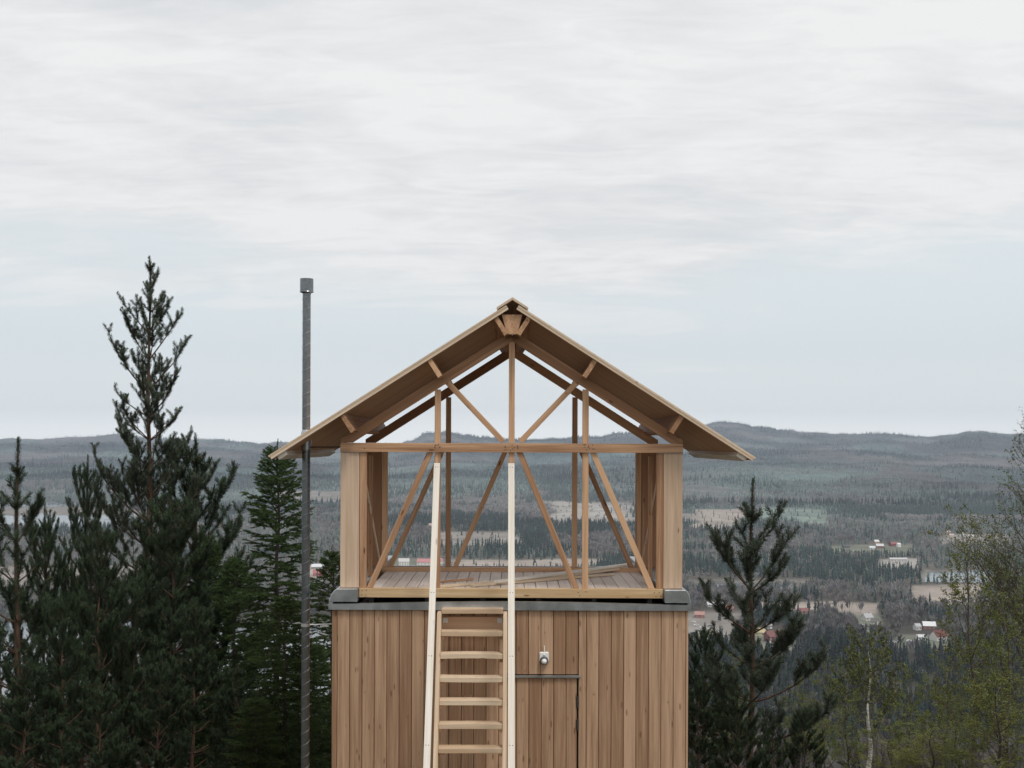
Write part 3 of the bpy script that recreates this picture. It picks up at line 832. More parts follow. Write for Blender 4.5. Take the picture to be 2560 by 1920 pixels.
def cover(x, y, z):
    """fields 0..1, their colour, and how the woodland is mixed"""
    px, py = scr(x, y, z)
    n = (fbm(x / 90, y / 160, 61, 3) - 0.5)
    n2 = (fbm(x / 260, y / 500, 63, 4) - 0.5)
    F_ = []   # (mask, colour)
    beige, pale, green, teal, tan = (0.33, 0.285, 0.25), (0.33, 0.31, 0.285), (0.17, 0.18, 0.14), (0.18, 0.225, 0.195), (0.24, 0.22, 0.20)
    def add(x0, x1, y0, y1, c, k=0.7, sl=0.0):
        F_.append((blob(px, py - sl * (px - x0), x0, x1, y0, y1 + 0.04 * (y1 - 1109), n * k), c))
    add(1130, 1490, 1399, 1421, beige, 0.5)
    add(1364, 1600, 1256, 1300, pale, 0.9)
    add(1570, 1750, 1283, 1300, tan, 0.9)
    add(1735, 1865, 1272, 1312, beige, 0.9)
    add(1890, 2060, 1262, 1288, teal, 0.9, 0.10)
    add(1085, 1290, 1332, 1352, tan, 0.9)
    add(-100, 310, 1265, 1286, tan, 0.5)
    add(2280, 2450, 1463, 1497, beige, 0.4)
    add(2085, 2200, 1506, 1534, beige, 0.4)
    add(1860, 2110, 1503, 1512, beige, 0.9)
    add(2190, 2300, 1396, 1410, pale, 0.7)
    add(2070, 2260, 1364, 1375, green, 0.9)
    add(-200, 320, 1415, 1452, tan, 0.6)
    add(700, 900, 1228, 1250, tan, 0.9)
    add(1700, 1850, 1535, 1585, tan, 0.9)
    add(1880, 2000, 1575, 1606, green, 0.5)
    add(2130, 2210, 1535, 1565, green, 0.5)
    add(2220, 2390, 1582, 1603, green, 0.9)
    add(2360, 2520, 1335, 1352, tan, 0.7)
    add(930, 1110, 1398, 1420, green, 0.6)
    add(760, 830, 1415, 1440, beige, 0.6)
    fm = np.zeros_like(px); fc = np.zeros(px.shape + (3,)) + np.array(tan)
    for m, c in F_:
        w_ = m[..., None]; fc = fc * (1 - w_) + np.array(c) * w_; fm = np.maximum(fm, m)
    # scattered cuttings on the far slopes
    R = np.hypot(x, y - CAMY)
    cut = sst(fbm(x / 520, y / 900, 71, 3), 0.60, 0.66) * sst(R, 2900, 3600)
    w_ = (cut * (1 - fm) )[..., None]
    fc = fc * (1 - w_) + np.array((0.17, 0.155, 0.15)) * w_
    fm = np.maximum(fm, cut * 0.5)
    # share of conifers
    con = 0.15 + n2 * 2.4
    for x0, x1, y0, y1, v in ((1330, 1730, 1200, 1256, 1), (1900, 2560, 1255, 1296, 1), (1270, 1620, 1302, 1345, 1), (80, 300, 1300, 1352, 1),
                              (940, 1300, 1355, 1392, .9), (1950, 2330, 1420, 1466, 1), (2000, 2700, 1600, 1900, .8), (1700, 2100, 1590, 1800, .75),
                              (1860, 2080, 1500, 1590, .8), (2030, 2300, 1380, 1420, .8), (1700, 2050, 1300, 1330, .8), (930, 1330, 1290, 1330, .75),
                              (1490, 2300, 1338, 1362, .15), (2250, 2560, 1350, 1390, .2), (1800, 2300, 1470, 1500, .15), (2200, 2420, 1500, 1560, .2),
                              (0, 900, 1340, 1410, .2), (1480, 1740, 1362, 1400, .2), (1900, 2450, 1296, 1340, .25), (0, 860, 1180, 1230, .85), (1430, 2000, 1400, 1446, .85)):
        m = blob(px, py, x0, x1, y0, y1, n * 0.8, 0.3)
        con = con * (1 - m) + v * m
    # pale green-blue young forest
    yg = sst(fbm(x / 420, y / 1100, 83, 4), 0.50, 0.60) * 0.8
    for x0, x1, y0, y1 in ((0, 860, 1228, 1262), (940, 1330, 1165, 1232), (1480, 2150, 1150, 1236), (1890, 2080, 1262, 1310)):
        yg = np.maximum(yg, 0.9 * blob(px, py, x0, x1, y0, y1, n * 1.2, 0.35))
    return np.clip(fm, 0, 1), fc, np.clip(con, 0, 1), np.clip(yg, 0, 1)

# ------------------------------------------------------------ ground sheet
az_f = np.concatenate([np.linspace(-180, -62, 60)[:-1], np.linspace(-62, -28, 90)[:-1], np.linspace(-28, 28, 620)[:-1], np.linspace(28, 62, 90)[:-1], np.linspace(62, 180, 60)])
rr = np.concatenate([np.linspace(0.6, 40, 60)[:-1], np.geomspace(40, 650, 120)[:-1], np.geomspace(650, 3200, 330)[:-1], np.geomspace(3200, 9400, 230)[:-1], np.geomspace(9400, 10300, 6)])
AZ, RR = np.meshgrid(np.radians(az_f), rr)
gx, gy = RR * np.sin(AZ), RR * np.cos(AZ) + CAMY
gz = terrain(gx, gy)
na, nr = len(az_f), len(rr)
idx = np.arange(na * nr).reshape(nr, na)
fa = np.stack([idx[:-1, :-1], idx[:-1, 1:], idx[1:, 1:], idx[1:, :-1]], -1).reshape(-1, 4)[:, ::-1]
fm, fc, con, yg = cover(gx, gy, gz)
wm = water_mask(gx, gy)
Rg = np.hypot(gx, gy - CAMY)
floorc = np.array((0.125, 0.115, 0.10)) * (0.5 + 0.5 * sst(Rg, 900, 1700))[..., None]
cl_con = np.array((0.050, 0.062, 0.058)); cl_dec = np.array((0.15, 0.14, 0.14)); cl_yg = np.array((0.13, 0.19, 0.18))
wood_c = cl_con * con[..., None] + cl_dec * (1 - con[..., None])
wood_c = wood_c * (1 - yg[..., None] * 0.85) + cl_yg * yg[..., None] * 0.85
tf = sst(Rg, 1500, 5000)[..., None]
base_c = floorc * (1 - tf) + wood_c * tf
shore = sst(wm, 0.02, 0.35) * (1 - sst(wm, 0.5, 0.9))
colr = base_c * (1 - fm[..., None]) + fc * fm[..., None]
colr = colr * (1 - 0.6 * shore[..., None]) + np.array((0.25, 0.24, 0.21)) * 0.6 * shore[..., None]
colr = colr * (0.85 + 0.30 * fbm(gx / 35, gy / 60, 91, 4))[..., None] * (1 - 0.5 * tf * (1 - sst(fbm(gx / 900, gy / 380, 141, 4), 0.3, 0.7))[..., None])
nearm = 1 - sst(Rg, 40, 120)
colr = colr * (1 - nearm[..., None]) + np.array((0.075, 0.068, 0.045)) * nearm[..., None]
m, t = newmat('ground_cover')
ca = t.n('ShaderNodeAttribute', attribute_name='cover').outputs['Color']
pos = t.n('ShaderNodeNewGeometry').outputs['Position']
n1_ = t.noise(pos, 0.012, 8, 0.7); n2_ = t.noise(pos, 2.2, 5, 0.7)
cc = t.mix(1.0, ca, t.ramp(n1_, [(0.3, 0.62), (0.7, 1.38)]), 'MULTIPLY')
cc = t.mix(0.6, cc, t.ramp(n2_, [(0.3, 0.55), (0.7, 1.45)]), 'MULTIPLY')
finish(t, cc, 0.95, 0.0, n2_, 0.5, 0.05, 0.1)
g_o = mesh_np('ground', np.stack([gx, gy, gz], -1).reshape(-1, 3), fa, m, None,
              {'cover': ('FLOAT_COLOR', np.concatenate([colr.reshape(-1, 3), np.ones((na * nr, 1))], 1))}, True)
tag(g_o, kind='structure')
# water -------------------------------------------------------------
m, t = newmat('lake_water')
pos = t.n('ShaderNodeNewGeometry').outputs['Position']
nn_ = t.noise(t.mapv(pos, (0.25, 0.9, 1)), 1.0, 4, 0.6)
finish(t, (0.10, 0.12, 0.135, 1), 0.12, 0.0, nn_, 0.12, 0.3, 0.5)
WZ = -152.3
for nm, x0, x1, y0, y1 in (('lake', -1500, -60, 560, 1150), ('far_lake', -2600, -500, 1900, 3300), ('river', 110, 800, 1050, 1700)):
    mb = MB(); mb.v = [(x0, y0, WZ), (x1, y0, WZ), (x1, y1, WZ), (x0, y1, WZ)]; mb.f = [(0, 1, 2, 3)]; mb.bc = [(0, 0, 0)] * 4; mb.r = [0] * 4
    tag(mb.build('water', m), kind='structure')

def ground_at(px, py, rmin=300.0, rmax=8800.0):
    """first ground point behind pixel px whose picture row is py"""
    ds = np.geomspace(rmin, rmax, 3000)
    xs = (px - 1280) / F * ds; ys = CAMY + ds
    zs = terrain(xs, ys)
    v = scr(xs, ys, zs)[1]
    i = np.argmax(v <= py)
    return Vector((xs[i], ys[i], zs[i]))

# ------------------------------------------------------------ woods of the valley
def leafmat(name, sat=1.0, trans=0.15, rough=0.75):
    m, t = newmat(name)
    ca = t.n('ShaderNodeAttribute', attribute_name='tint').outputs['Color']
    finish(t, ca, rough, 0.0, None, spec=0.15, trans=trans)
    return m
M['leaf'] = leafmat('foliage')
def conifer_tpl(rs, tiers=5, sides=7):
    v, f = [], []
    for k in range(tiers):
        z0 = 0.10 + 0.80 * k / tiers; z1 = min(1.0, z0 + 0.34)
        r = 0.5 * (1 - (k / tiers)) ** 0.8 * (0.9 + 0.2 * rs.rand()) + 0.03
        b = len(v)
        v.append((rs.uniform(-.02, .02), rs.uniform(-.02, .02), z1))
        for i in range(sides):
            a = 2 * math.pi * (i + rs.rand() * 0.5) / sides
            q = r * rs.uniform(0.6, 1.15)
            v.append((q * math.cos(a), q * math.sin(a), z0 + rs.uniform(-0.05, 0.06)))
        for i in range(sides):
            f.append((b, b + 1 + i, b + 1 + (i + 1) % sides))
    return np.array(v), np.array(f)
def pine_tpl(rs):
    v, f = [], []
    for k in range(26):
        z = rs.uniform(0.38, 0.98); r = 0.5 * math.sin(min(1, (1.05 - z) / 0.6) * 1.5)
        a = rs.uniform(0, 6.28); q = r * rs.uniform(0.3, 1.0)
        c = np.array((q * math.cos(a), q * math.sin(a), z))
        b = len(v)
        for j in range(3):
            v.append(c + rs.uniform(-1, 1, 3) * np.array((0.26, 0.26, 0.10)))
        f.append((b, b + 1, b + 2))
    b = len(v); v += [(-.025, 0, 0), (.025, 0, 0), (0, 0, .8)]; f.append((b, b + 1, b + 2))
    return np.array(v), np.array(f)
def bare_tpl(rs, n=26, spread=0.34):
    """leafless birch or aspen: a fan of fine upright twigs"""
    v, f = [], []
    for k in range(n):
        a = rs.uniform(0, 6.28); q = rs.uniform(0.05, 1) ** 0.7
        zt = rs.uniform(0.62, 1.0) * (1 - 0.25 * q * q); z0 = rs.uniform(0.12, 0.55)
        tx, ty = spread * q * math.cos(a), spread * q * math.sin(a)
        bx, by = tx * 0.35, ty * 0.35
        wv = rs.uniform(0.03, 0.085)
        a2 = rs.uniform(0, 3.14)
        dx_, dy_ = wv * math.cos(a2), wv * math.sin(a2)
        mx, my = (tx + bx) / 2 + dx_, (ty + by) / 2 + dy_
        b = len(v)
        v += [(bx, by, z0), (mx, my, (z0 + zt) / 2 + 0.1), (tx, ty, zt)]
        f.append((b, b + 1, b + 2))
    b = len(v); v += [(-.012, 0, 0), (.012, 0, 0), (0, 0, .75)]; f.append((b, b + 1, b + 2))
    return np.array(v), np.array(f)
def cone_tpl():
    return np.array([(-.5, -.3, 0), (.5, -.35, 0), (0.05, .5, 0), (0, 0, 1.0)]), np.array([(0, 1, 3), (1, 2, 3), (2, 0, 3)])
def scatter(name, label, pos, h, wd, tint, tpls, rs):
    """plant one tree shape at every position, joined to one woodland mesh"""
    V, Fc, C = [], [], []
    off = 0
    which = rs.randint(0, len(tpls), len(pos))
    for ti, (tv, tf_) in enumerate(tpls):
        s_ = which == ti
        p, hh, ww, cc_ = pos[s_], h[s_], wd[s_], tint[s_]
        n = len(p)
        if not n: continue
        a = rs.uniform(0, 6.283, n)
        ca_, sa_ = np.cos(a)[:, None], np.sin(a)[:, None]
        x_ = (tv[None, :, 0] * ca_ - tv[None, :, 1] * sa_) * ww[:, None]
        y_ = (tv[None, :, 0] * sa_ + tv[None, :, 1] * ca_) * ww[:, None]
        z_ = tv[None, :, 2] * hh[:, None]
        vv = np.stack([x_, y_, z_], -1) + p[:, None, :]
        nv = tv.shape[0]
        V.append(vv.reshape(-1, 3))
        Fc.append((tf_[None] + (np.arange(n) * nv)[:, None, None] + off).reshape(-1, 3))
        jit = rs.uniform(0.8, 1.2, (n, nv, 1))
        C.append(np.concatenate([np.repeat(cc_[:, None, :], nv, 1) * jit, np.ones((n, nv, 1))], -1).reshape(-1, 4))
        off += n * nv
    o = mesh_np(name, np.concatenate(V), np.concatenate(Fc), M['leaf'], None, {'tint': ('FLOAT_COLOR', np.concatenate(C))})
    return tag(o, label, 'woodland', None, 'stuff')
def candidates(r0, r1, sp, rs, half=29.0):
    area = math.radians(2 * half) / 2 * (r1 ** 2 - r0 ** 2)
    n = int(area / (sp * sp))
    r = np.sqrt(rs.uniform(r0 ** 2, r1 ** 2, n)); a = np.radians(rs.uniform(-half, half, n))
    x_, y_ = r * np.sin(a), r * np.cos(a) + CAMY
    return x_, y_, r
HOUSES = []    # filled before planting: keeps trees off the houses
house_specs = [
    # px, py(base), width px, depth ratio, wall height px, roof height px, wall colour, roof colour, turn deg, label
    (1943, 1607, 46, 0.8, 15, 12, (0.20, 0.07, 0.065), (0.19, 0.08, 0.075), 8, 'red house with white windows and red roof behind the open young pine', 'gable'),
    (1905, 1590, 26, 0.8, 9, 9, (0.62, 0.56, 0.36), (0.5, 0.42, 0.25), -20, 'small cream house beside the red house behind the young pine', 'gable'),
    (2352, 1602, 36, 0.7, 11, 13, (0.68, 0.66, 0.63), (0.17, 0.055, 0.055), 28, 'white house with dark red roof at the right, below the white roofed barn', 'gable'),
    (2328, 1574, 30, 0.8, 9, 9, (0.26, 0.13, 0.10), (0.70, 0.71, 0.72), -10, 'low barn with a bright white roof just above the red roofed white house', 'gable'),
    (2297, 1576, 14, 1.0, 10, 6, (0.75, 0.74, 0.72), (0.45, 0.46, 0.47), 15, 'narrow white house left of the white roofed barn', 'gable'),
    (2306, 1600, 20, 0.8, 6, 5, (0.7, 0.7, 0.68), (0.6, 0.6, 0.62), 0, 'low pale shed among trees below the narrow white house', 'gable'),
    (2172, 1552, 24, 0.8, 8, 9, (0.66, 0.64, 0.60), (0.42, 0.42, 0.43), 24, 'grey roofed white house by the beige field at the right', 'gable'),
    (2190, 1562, 16, 0.8, 6, 8, (0.72, 0.70, 0.66), (0.16, 0.15, 0.15), -30, 'small house with dark steep roof below the grey roofed white house', 'gable'),
    (2238, 1366, 22, 0.6, 6, 5, (0.24, 0.06, 0.065), (0.26, 0.11, 0.11), 14, 'long red barn on the green lawn far to the right', 'gable'),
    (2249, 1368, 8, 0.9, 7, 3, (0.8, 0.79, 0.77), (0.7, 0.7, 0.7), 14, 'white end house touching the long red barn', 'gable'),
    (2202, 1370, 18, 0.7, 5, 5, (0.28, 0.09, 0.07), (0.6, 0.6, 0.6), -8, 'dark red barn with pale roof left of the long red barn', 'gable'),
    (2193, 1358, 12, 0.8, 4, 4, (0.55, 0.35, 0.25), (0.66, 0.66, 0.66), 10, 'small tan house above the dark red barn', 'gable'),
    (2183, 1373, 14, 0.8, 4, 3, (0.72, 0.72, 0.70), (0.66, 0.68, 0.70), 0, 'low white shed left of the dark red barn', 'gable'),
    (2118, 1370, 16, 0.8, 4, 4, (0.12, 0.12, 0.12), (0.10, 0.10, 0.10), 0, 'black shed alone on the green lawn', 'gable'),
    (1010, 1414, 26, 0.7, 10, 7, (0.78, 0.76, 0.73), (0.55, 0.53, 0.52), 6, 'white two storey house seen through the left of the timber frame', 'gable'),
    (1066, 1413, 44, 0.5, 7, 8, (0.78, 0.75, 0.73), (0.48, 0.22, 0.23), -9, 'long white house with pink red roof seen behind the left pale rail', 'gable'),
    (1097, 1411, 18, 0.8, 8, 7, (0.74, 0.70, 0.68), (0.45, 0.19, 0.20), 30, 'small white house with red roof just right of the left pale rail', 'gable'),
    (1077, 1318, 12, 0.9, 4, 5, (0.5, 0.46, 0.44), (0.5, 0.40, 0.37), 35, 'lone pinkish farmhouse in the woods seen through the left of the frame', 'gable'),
    (806, 1422, 54, 0.5, 5, 6, (0.33, 0.30, 0.29), (0.64, 0.66, 0.67), 4, 'wide barn with pale metal roof between flue pipe and cabin', 'gable'),
    (798, 1440, 30, 0.7, 7, 8, (0.4, 0.10, 0.09), (0.40, 0.14, 0.14), 12, 'red house below the wide pale barn, beside the flue pipe', 'gable'),
    (168, 1441, 26, 0.8, 9, 8, (0.62, 0.60, 0.58), (0.28, 0.27, 0.28), 3, 'grey gabled house in the clearing seen between the left pines', 'gable'),
    (527, 1352, 10, 0.9, 4, 4, (0.8, 0.8, 0.78), (0.72, 0.72, 0.70), 0, 'tiny white house left of the big spruce', 'gable'),
    (2410, 1343, 10, 0.9, 5, 6, (0.80, 0.79, 0.76), (0.7, 0.7, 0.7), 32, 'white gable house in the hamlet near the right birch', 'gable'),
    (2380, 1342, 12, 0.8, 4, 3, (0.62, 0.50, 0.44), (0.5, 0.42, 0.38), 0, 'tan house left of the white gable house in the far hamlet', 'gable'),
    (2430, 1345, 12, 0.8, 4, 4, (0.66, 0.58, 0.54), (0.62, 0.60, 0.58), -14, 'pinkish grey house right of the white gable house in the far hamlet', 'gable'),
    (2372, 1334, 10, 0.8, 4, 3, (0.45, 0.30, 0.24), (0.58, 0.54, 0.52), 20, 'brown house at the top left of the far hamlet', 'gable'),
    (1752, 1545, 24, 0.7, 8, 7, (0.36, 0.16, 0.13), (0.42, 0.24, 0.21), -12, 'red brown village house close by the cabin wall on the right', 'gable'),
    (1790, 1518, 40, 0.5, 6, 5, (0.55, 0.53, 0.52), (0.60, 0.61, 0.62), 5, 'long grey hall with pale roof at the upper edge of the village', 'gable'),
    (1824, 1528, 20, 0.7, 8, 7, (0.5, 0.28, 0.22), (0.42, 0.20, 0.17), 18, 'orange brown house right of the long grey hall', 'gable'),
    (2012, 1535, 22, 0.7, 5, 7, (0.45, 0.28, 0.26), (0.25, 0.10, 0.10), -6, 'house with bright red roof at the edge of the beige field', 'gable'),
    (1926, 1572, 12, 0.8, 4, 4, (0.8, 0.8, 0.8), (0.78, 0.78, 0.78), 0, 'tiny white shed above the red house with white windows', 'gable'),
    (2248, 1404, 44, 0.3, 6, 3, (0.55, 0.54, 0.53), (0.5, 0.5, 0.5), 2, 'very long pale factory hall on the bright field far right', 'gable'),
]
HP = []
for h_ in house_specs:
    p = ground_at(h_[0], h_[1], 500)
    HP.append(p)
HPx = np.array([(p.x, p.y) for p in HP])
def plantable(x_, y_, r, rs, fmc=None):
    z_ = terrain(x_, y_)
    fm_, fc_, con_, yg_ = cover(x_, y_, z_)
    keep = ((fm_ < rs.uniform(0.1, 0.75, len(x_))) | (rs.rand(len(x_)) < 0.035)) & (water_mask(x_, y_) < 0.04)
    for (hx, hy) in HPx:
        # open ground round each house and a clear view of it from the hill
        d0 = hy - CAMY; wdt = 9 + d0 * 0.003
        t_ = (y_ - CAMY) / d0
        lat = np.abs(x_ - hx * t_)
        keep &= ~((lat < wdt) & (y_ > hy - 25 - d0 * 0.03) & (y_ < hy + 18))
    return keep, z_, con_, yg_
rs = np.random.RandomState(5)
tc_ = [conifer_tpl(rs) for _ in range(4)] + [pine_tpl(rs)]
tc2_ = [conifer_tpl(rs, 3, 5) for _ in range(4)]
tb_ = [bare_tpl(rs) for _ in range(5)]
tb2_ = [bare_tpl(rs, 16) for _ in range(4)]
def plant(nm, r0, r1, sp, hc, hb, tC, tB, dens_dec=1.0):
    x_, y_, r = candidates(r0, r1, sp, rs)
    keep, z_, con_, yg_ = plantable(x_, y_, r, rs)
    x_, y_, z_, r, con_, yg_ = [a[keep] for a in (x_, y_, z_, r, con_, yg_)]
    sel = fbm(x_ / 42, y_ / 60, 101, 3)
    isc = (0.38 + 1.5 * (sel - 0.5) + rs.uniform(-0.14, 0.22, len(x_))) < con_ 
    isy = rs.uniform(0, 1, len(x_)) < yg_ * 0.75
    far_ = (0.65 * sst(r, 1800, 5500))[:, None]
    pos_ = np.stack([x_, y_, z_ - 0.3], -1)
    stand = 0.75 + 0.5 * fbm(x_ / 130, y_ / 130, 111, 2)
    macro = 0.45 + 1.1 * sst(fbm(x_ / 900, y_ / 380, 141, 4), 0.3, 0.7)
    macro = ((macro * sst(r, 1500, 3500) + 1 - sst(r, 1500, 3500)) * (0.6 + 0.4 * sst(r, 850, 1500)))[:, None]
    for kind_, s_ in (('conifer', isc & ~isy), ('bare', ~isc & ~isy), ('young', isy)):
        n = s_.sum()
        if n == 0: continue
        u = rs.uniform(0.65, 1.15, n)
        if kind_ == 'conifer':
            h = hc * u * stand[s_]; wd = h * rs.uniform(0.24, 0.36, n)
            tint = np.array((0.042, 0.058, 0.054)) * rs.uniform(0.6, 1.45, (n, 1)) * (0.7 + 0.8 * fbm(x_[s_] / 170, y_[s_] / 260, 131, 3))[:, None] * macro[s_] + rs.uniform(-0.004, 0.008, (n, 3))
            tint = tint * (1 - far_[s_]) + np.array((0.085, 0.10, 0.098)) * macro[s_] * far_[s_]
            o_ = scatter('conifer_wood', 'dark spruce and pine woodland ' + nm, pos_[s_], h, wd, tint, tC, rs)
        elif kind_ == 'bare':
            h = hb * u * stand[s_]; wd = h * rs.uniform(0.85, 1.3, n)
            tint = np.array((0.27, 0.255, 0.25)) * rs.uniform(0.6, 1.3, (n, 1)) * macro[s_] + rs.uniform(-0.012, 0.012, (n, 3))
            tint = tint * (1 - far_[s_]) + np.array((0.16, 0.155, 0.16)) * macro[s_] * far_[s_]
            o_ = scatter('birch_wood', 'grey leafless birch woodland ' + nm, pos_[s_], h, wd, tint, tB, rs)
        else:
            h = hb * 0.62 * u * stand[s_]; wd = h * rs.uniform(0.4, 0.65, n)
            tint = np.array((0.13, 0.17, 0.155)) * rs.uniform(0.6, 1.35, (n, 1)) * macro[s_] + rs.uniform(-0.015, 0.015, (n, 3))
            o_ = scatter('young_wood', 'pale blue green young woodland ' + nm, pos_[s_], h, wd, tint, tC if nm != 'x' else tB, rs)
plant('on the slope under the cabin', 110, 330, 4.6, 9, 7.5, tc_, tb_)
plant('at the foot of the cabin hill', 330, 1250, 6.2, 14, 12, tc_, tb_)
plant('across the valley floor', 1250, 3000, 7.8, 13.5, 11.5, tc2_, tb2_)
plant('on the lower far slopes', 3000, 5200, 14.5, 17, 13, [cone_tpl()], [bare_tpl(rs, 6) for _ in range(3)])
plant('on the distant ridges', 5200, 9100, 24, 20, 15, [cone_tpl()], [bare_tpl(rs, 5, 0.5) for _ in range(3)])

# ------------------------------------------------------------ houses
HM = {}
def hmat(c, kind):
    k = (tuple(c), kind)
    if k not in HM: HM[k] = flat('painted_' + kind, c, 0.7, 0.12, 0.6)
    return HM[k]
M['pane'] = flat('window_glass', (0.05, 0.06, 0.07), 0.15, 0.05)
M['trimw'] = flat('white_trim', (0.78, 0.77, 0.75), 0.6, 0.05)
for p, (px, py, wpx, dr, hpx, rpx, wc, rc_, turn, lab, _) in zip(HP, house_specs):
    d = p.y - CAMY; k = d / F
    W, D, H, Rf = wpx * k, max(5.0, wpx * k * dr), max(2.4, hpx * k), max(1.2, rpx * k)
    root = tag(empty('house', (p.x, p.y + D / 2, p.z - 0.1), rad(turn)), lab, 'house')
    mb = MB()
    mb.prism([(-W / 2, -D / 2, 0), (-W / 2, D / 2, 0), (-W / 2, D / 2, H), (-W / 2, 0, H + Rf), (-W / 2, -D / 2, H)],
             [(W / 2, -D / 2, 0), (W / 2, D / 2, 0), (W / 2, D / 2, H), (W / 2, 0, H + Rf), (W / 2, -D / 2, H)])
    mb.build('wall', hmat(wc, 'boarding'), root)
    mb = MB(); e = 0.35; sl = Rf / (D / 2); th = 0.22
    prof = [(-D / 2 - e, H - e * sl), (0, H + Rf), (D / 2 + e, H - e * sl), (D / 2 + e, H - e * sl + th), (0, H + Rf + th * 1.2), (-D / 2 - e, H - e * sl + th)]
    mb.prism([(-W / 2 - e, a, b + 0.02) for a, b in prof], [(W / 2 + e, a, b + 0.02) for a, b in prof])
    rfo = mb.build('roof', hmat(rc_, 'roof'), root)
    if wpx > 12:
        mb = MB(); mb.box(W * 0.2, W * 0.2 + 0.7, -0.35, 0.35, H + Rf * 0.6, H + Rf + 0.9); mb.build('chimney', hmat((0.3, 0.2, 0.17), 'brick'), rfo)
        nw = max(2, min(5, int(W / 3)))
        wh = min(1.3, H * 0.45)
        rows = [0.9] if H < 4.5 else [0.9, H * 0.55]
        for rz_ in rows:
            for i in range(nw):
                xx = -W / 2 + W * (i + 0.5) / nw
                mb = MB(); mb.box(xx - 0.6, xx + 0.6, -D / 2 - 0.06, -D / 2 - 0.005, rz_, rz_ + wh); wf = mb.build('window', M['trimw'], root)
                mb = MB(); mb.box(xx - 0.45, xx + 0.45, -D / 2 - 0.08, -D / 2 - 0.062, rz_ + 0.15, rz_ + wh - 0.15); mb.build('pane', M['pane'], wf)
# parked cars in the village: body with glasshouse and wheels
car_specs = [(1742, 1565), (1756, 1570), (1768, 1574), (1745, 1578), (1762, 1584), (1733, 1583), (1735, 1557), (1776, 1566), (1924, 1608), (2220, 1606), (2236, 1607), (2252, 1605), (2275, 1604), (2160, 1566)]
lab_c = ['top left of the cars near the cabin wall', 'second car along the upper row of the village car park', 'third car in the upper row', 'left car of the lower row', 'lowest right car of the park', 'car nearest the cabin wall', 'car at the top beside the cabin wall', 'rightmost car of the village park',
         'car left of the red house with white windows', 'leftmost car on the lane below the right farm', 'second car on the lane below the right farm', 'third car on the lane below the right farm', 'car on the lane nearest the pale shed', 'car beside the dark roofed small house']
car_base = None
cm = [flat('car_paint', c, 0.3, 0.03) for c in ((0.78, 0.79, 0.80), (0.6, 0.62, 0.64), (0.82, 0.82, 0.82), (0.25, 0.27, 0.3))]
for i, (px, py) in enumerate(car_specs):
    p = ground_at(px, py, 500)
    tone_ = i % 4 if i else 0
    root = tag(empty('parked_car', (p.x, p.y, p.z + 0.02), rad(random.uniform(-25, 25))), ('white ', 'silver ', 'bright white ', 'dark grey ')[tone_] + lab_c[i], 'car', 'cars parked in the valley')
    if car_base is None:
        mb = MB(); prof = [(-2.2, 0.3), (2.2, 0.3), (2.25, 0.8), (1.3, 0.95), (0.8, 1.42), (-1.2, 1.45), (-1.9, 0.95), (-2.2, 0.85)]
        mb.prism([(a, -0.85, b) for a, b in prof], [(a, 0.85, b) for a, b in prof]); body = mb.build('body', cm[0], root, 0.06)
        mb = MB(); prof = [(-1.6, 0.98), (1.15, 0.98), (0.72, 1.36), (-1.15, 1.38)]
        mb.prism([(a, -0.87, b) for a, b in prof], [(a, 0.87, b) for a, b in prof]); gl = mb.build('window', M['pane'], root)
        wl = []
        for ax_ in (-1.35, 1.35):
            for ay_ in (-0.86, 0.70):
                mb = MB(); mb.cyl((ax_, ay_, 0.32), (ax_, ay_ + 0.17, 0.32), 0.32, n=12); wl.append(mb.build('wheel', M['grey'], root))
        car_base = (body, gl, wl)
    else:
        for q in [car_base[0], car_base[1]] + car_base[2]:
            c_ = q.copy(); c_.parent = root
            if q is car_base[0]:
                c_.data = q.data.copy(); c_.data.materials[0] = cm[tone_]
            col.objects.link(c_)

# ================================================================== NEAR TREES
def barkmat(name, c0, c1, sc_=(6, 6, 1.2), rough=0.9):
    m, t = newmat(name)
    p = t.n('ShaderNodeTexCoord').outputs['Object']
    n = t.noise(t.mapv(p, sc_), 4.0, 5, 0.65, 0.3)
    finish(t, t.mix(t.smooth(n, 0.35, 0.65), (*c0, 1), (*c1, 1)), rough, 0, n, 0.4, 0.01, 0.2)
    return m
M['pbark'] = barkmat('pine_bark', (0.055, 0.037, 0.027), (0.14, 0.085, 0.058))
M['sbark'] = barkmat('spruce_bark', (0.05, 0.042, 0.036), (0.10, 0.085, 0.07))
M['bbark'] = barkmat('birch_bark', (0.30, 0.28, 0.26), (0.78, 0.76, 0.72), (2, 2, 14))
M['twig'] = barkmat('birch_twig', (0.06, 0.05, 0.045), (0.14, 0.11, 0.09))

def frames(d):
    """two unit vectors square to each row of d"""
    ref = np.where(np.abs(d[:, 2:3]) < 0.9, np.array([[0, 0, 1.0]]), np.array([[1.0, 0, 0]]))
    u = np.cross(d, ref); u /= np.linalg.norm(u, axis=1, keepdims=True) + 1e-9
    return u, np.cross(d, u)
def tubes(p0, p1, r0, r1, k=4):
    p0, p1 = np.array(p0, float), np.array(p1, float); r0, r1 = np.array(r0), np.array(r1)
    d = p1 - p0; d /= np.linalg.norm(d, axis=1, keepdims=True) + 1e-9
    u, w_ = frames(d)
    a = np.arange(k) * 2 * math.pi / k
    ring = u[:, None] * np.cos(a)[None, :, None] + w_[:, None] * np.sin(a)[None, :, None]
    A = p0[:, None] + ring * r0[:, None, None]; B = p1[:, None] + ring * r1[:, None, None]
    V = np.concatenate([A, B], 1).reshape(-1, 3)
    i = np.arange(k); j = (i + 1) % k
    f = np.stack([i, j, j + k, i + k], -1)
    Fq = (f[None] + (np.arange(len(p0)) * 2 * k)[:, None, None]).reshape(-1, 4)
    return V, Fq
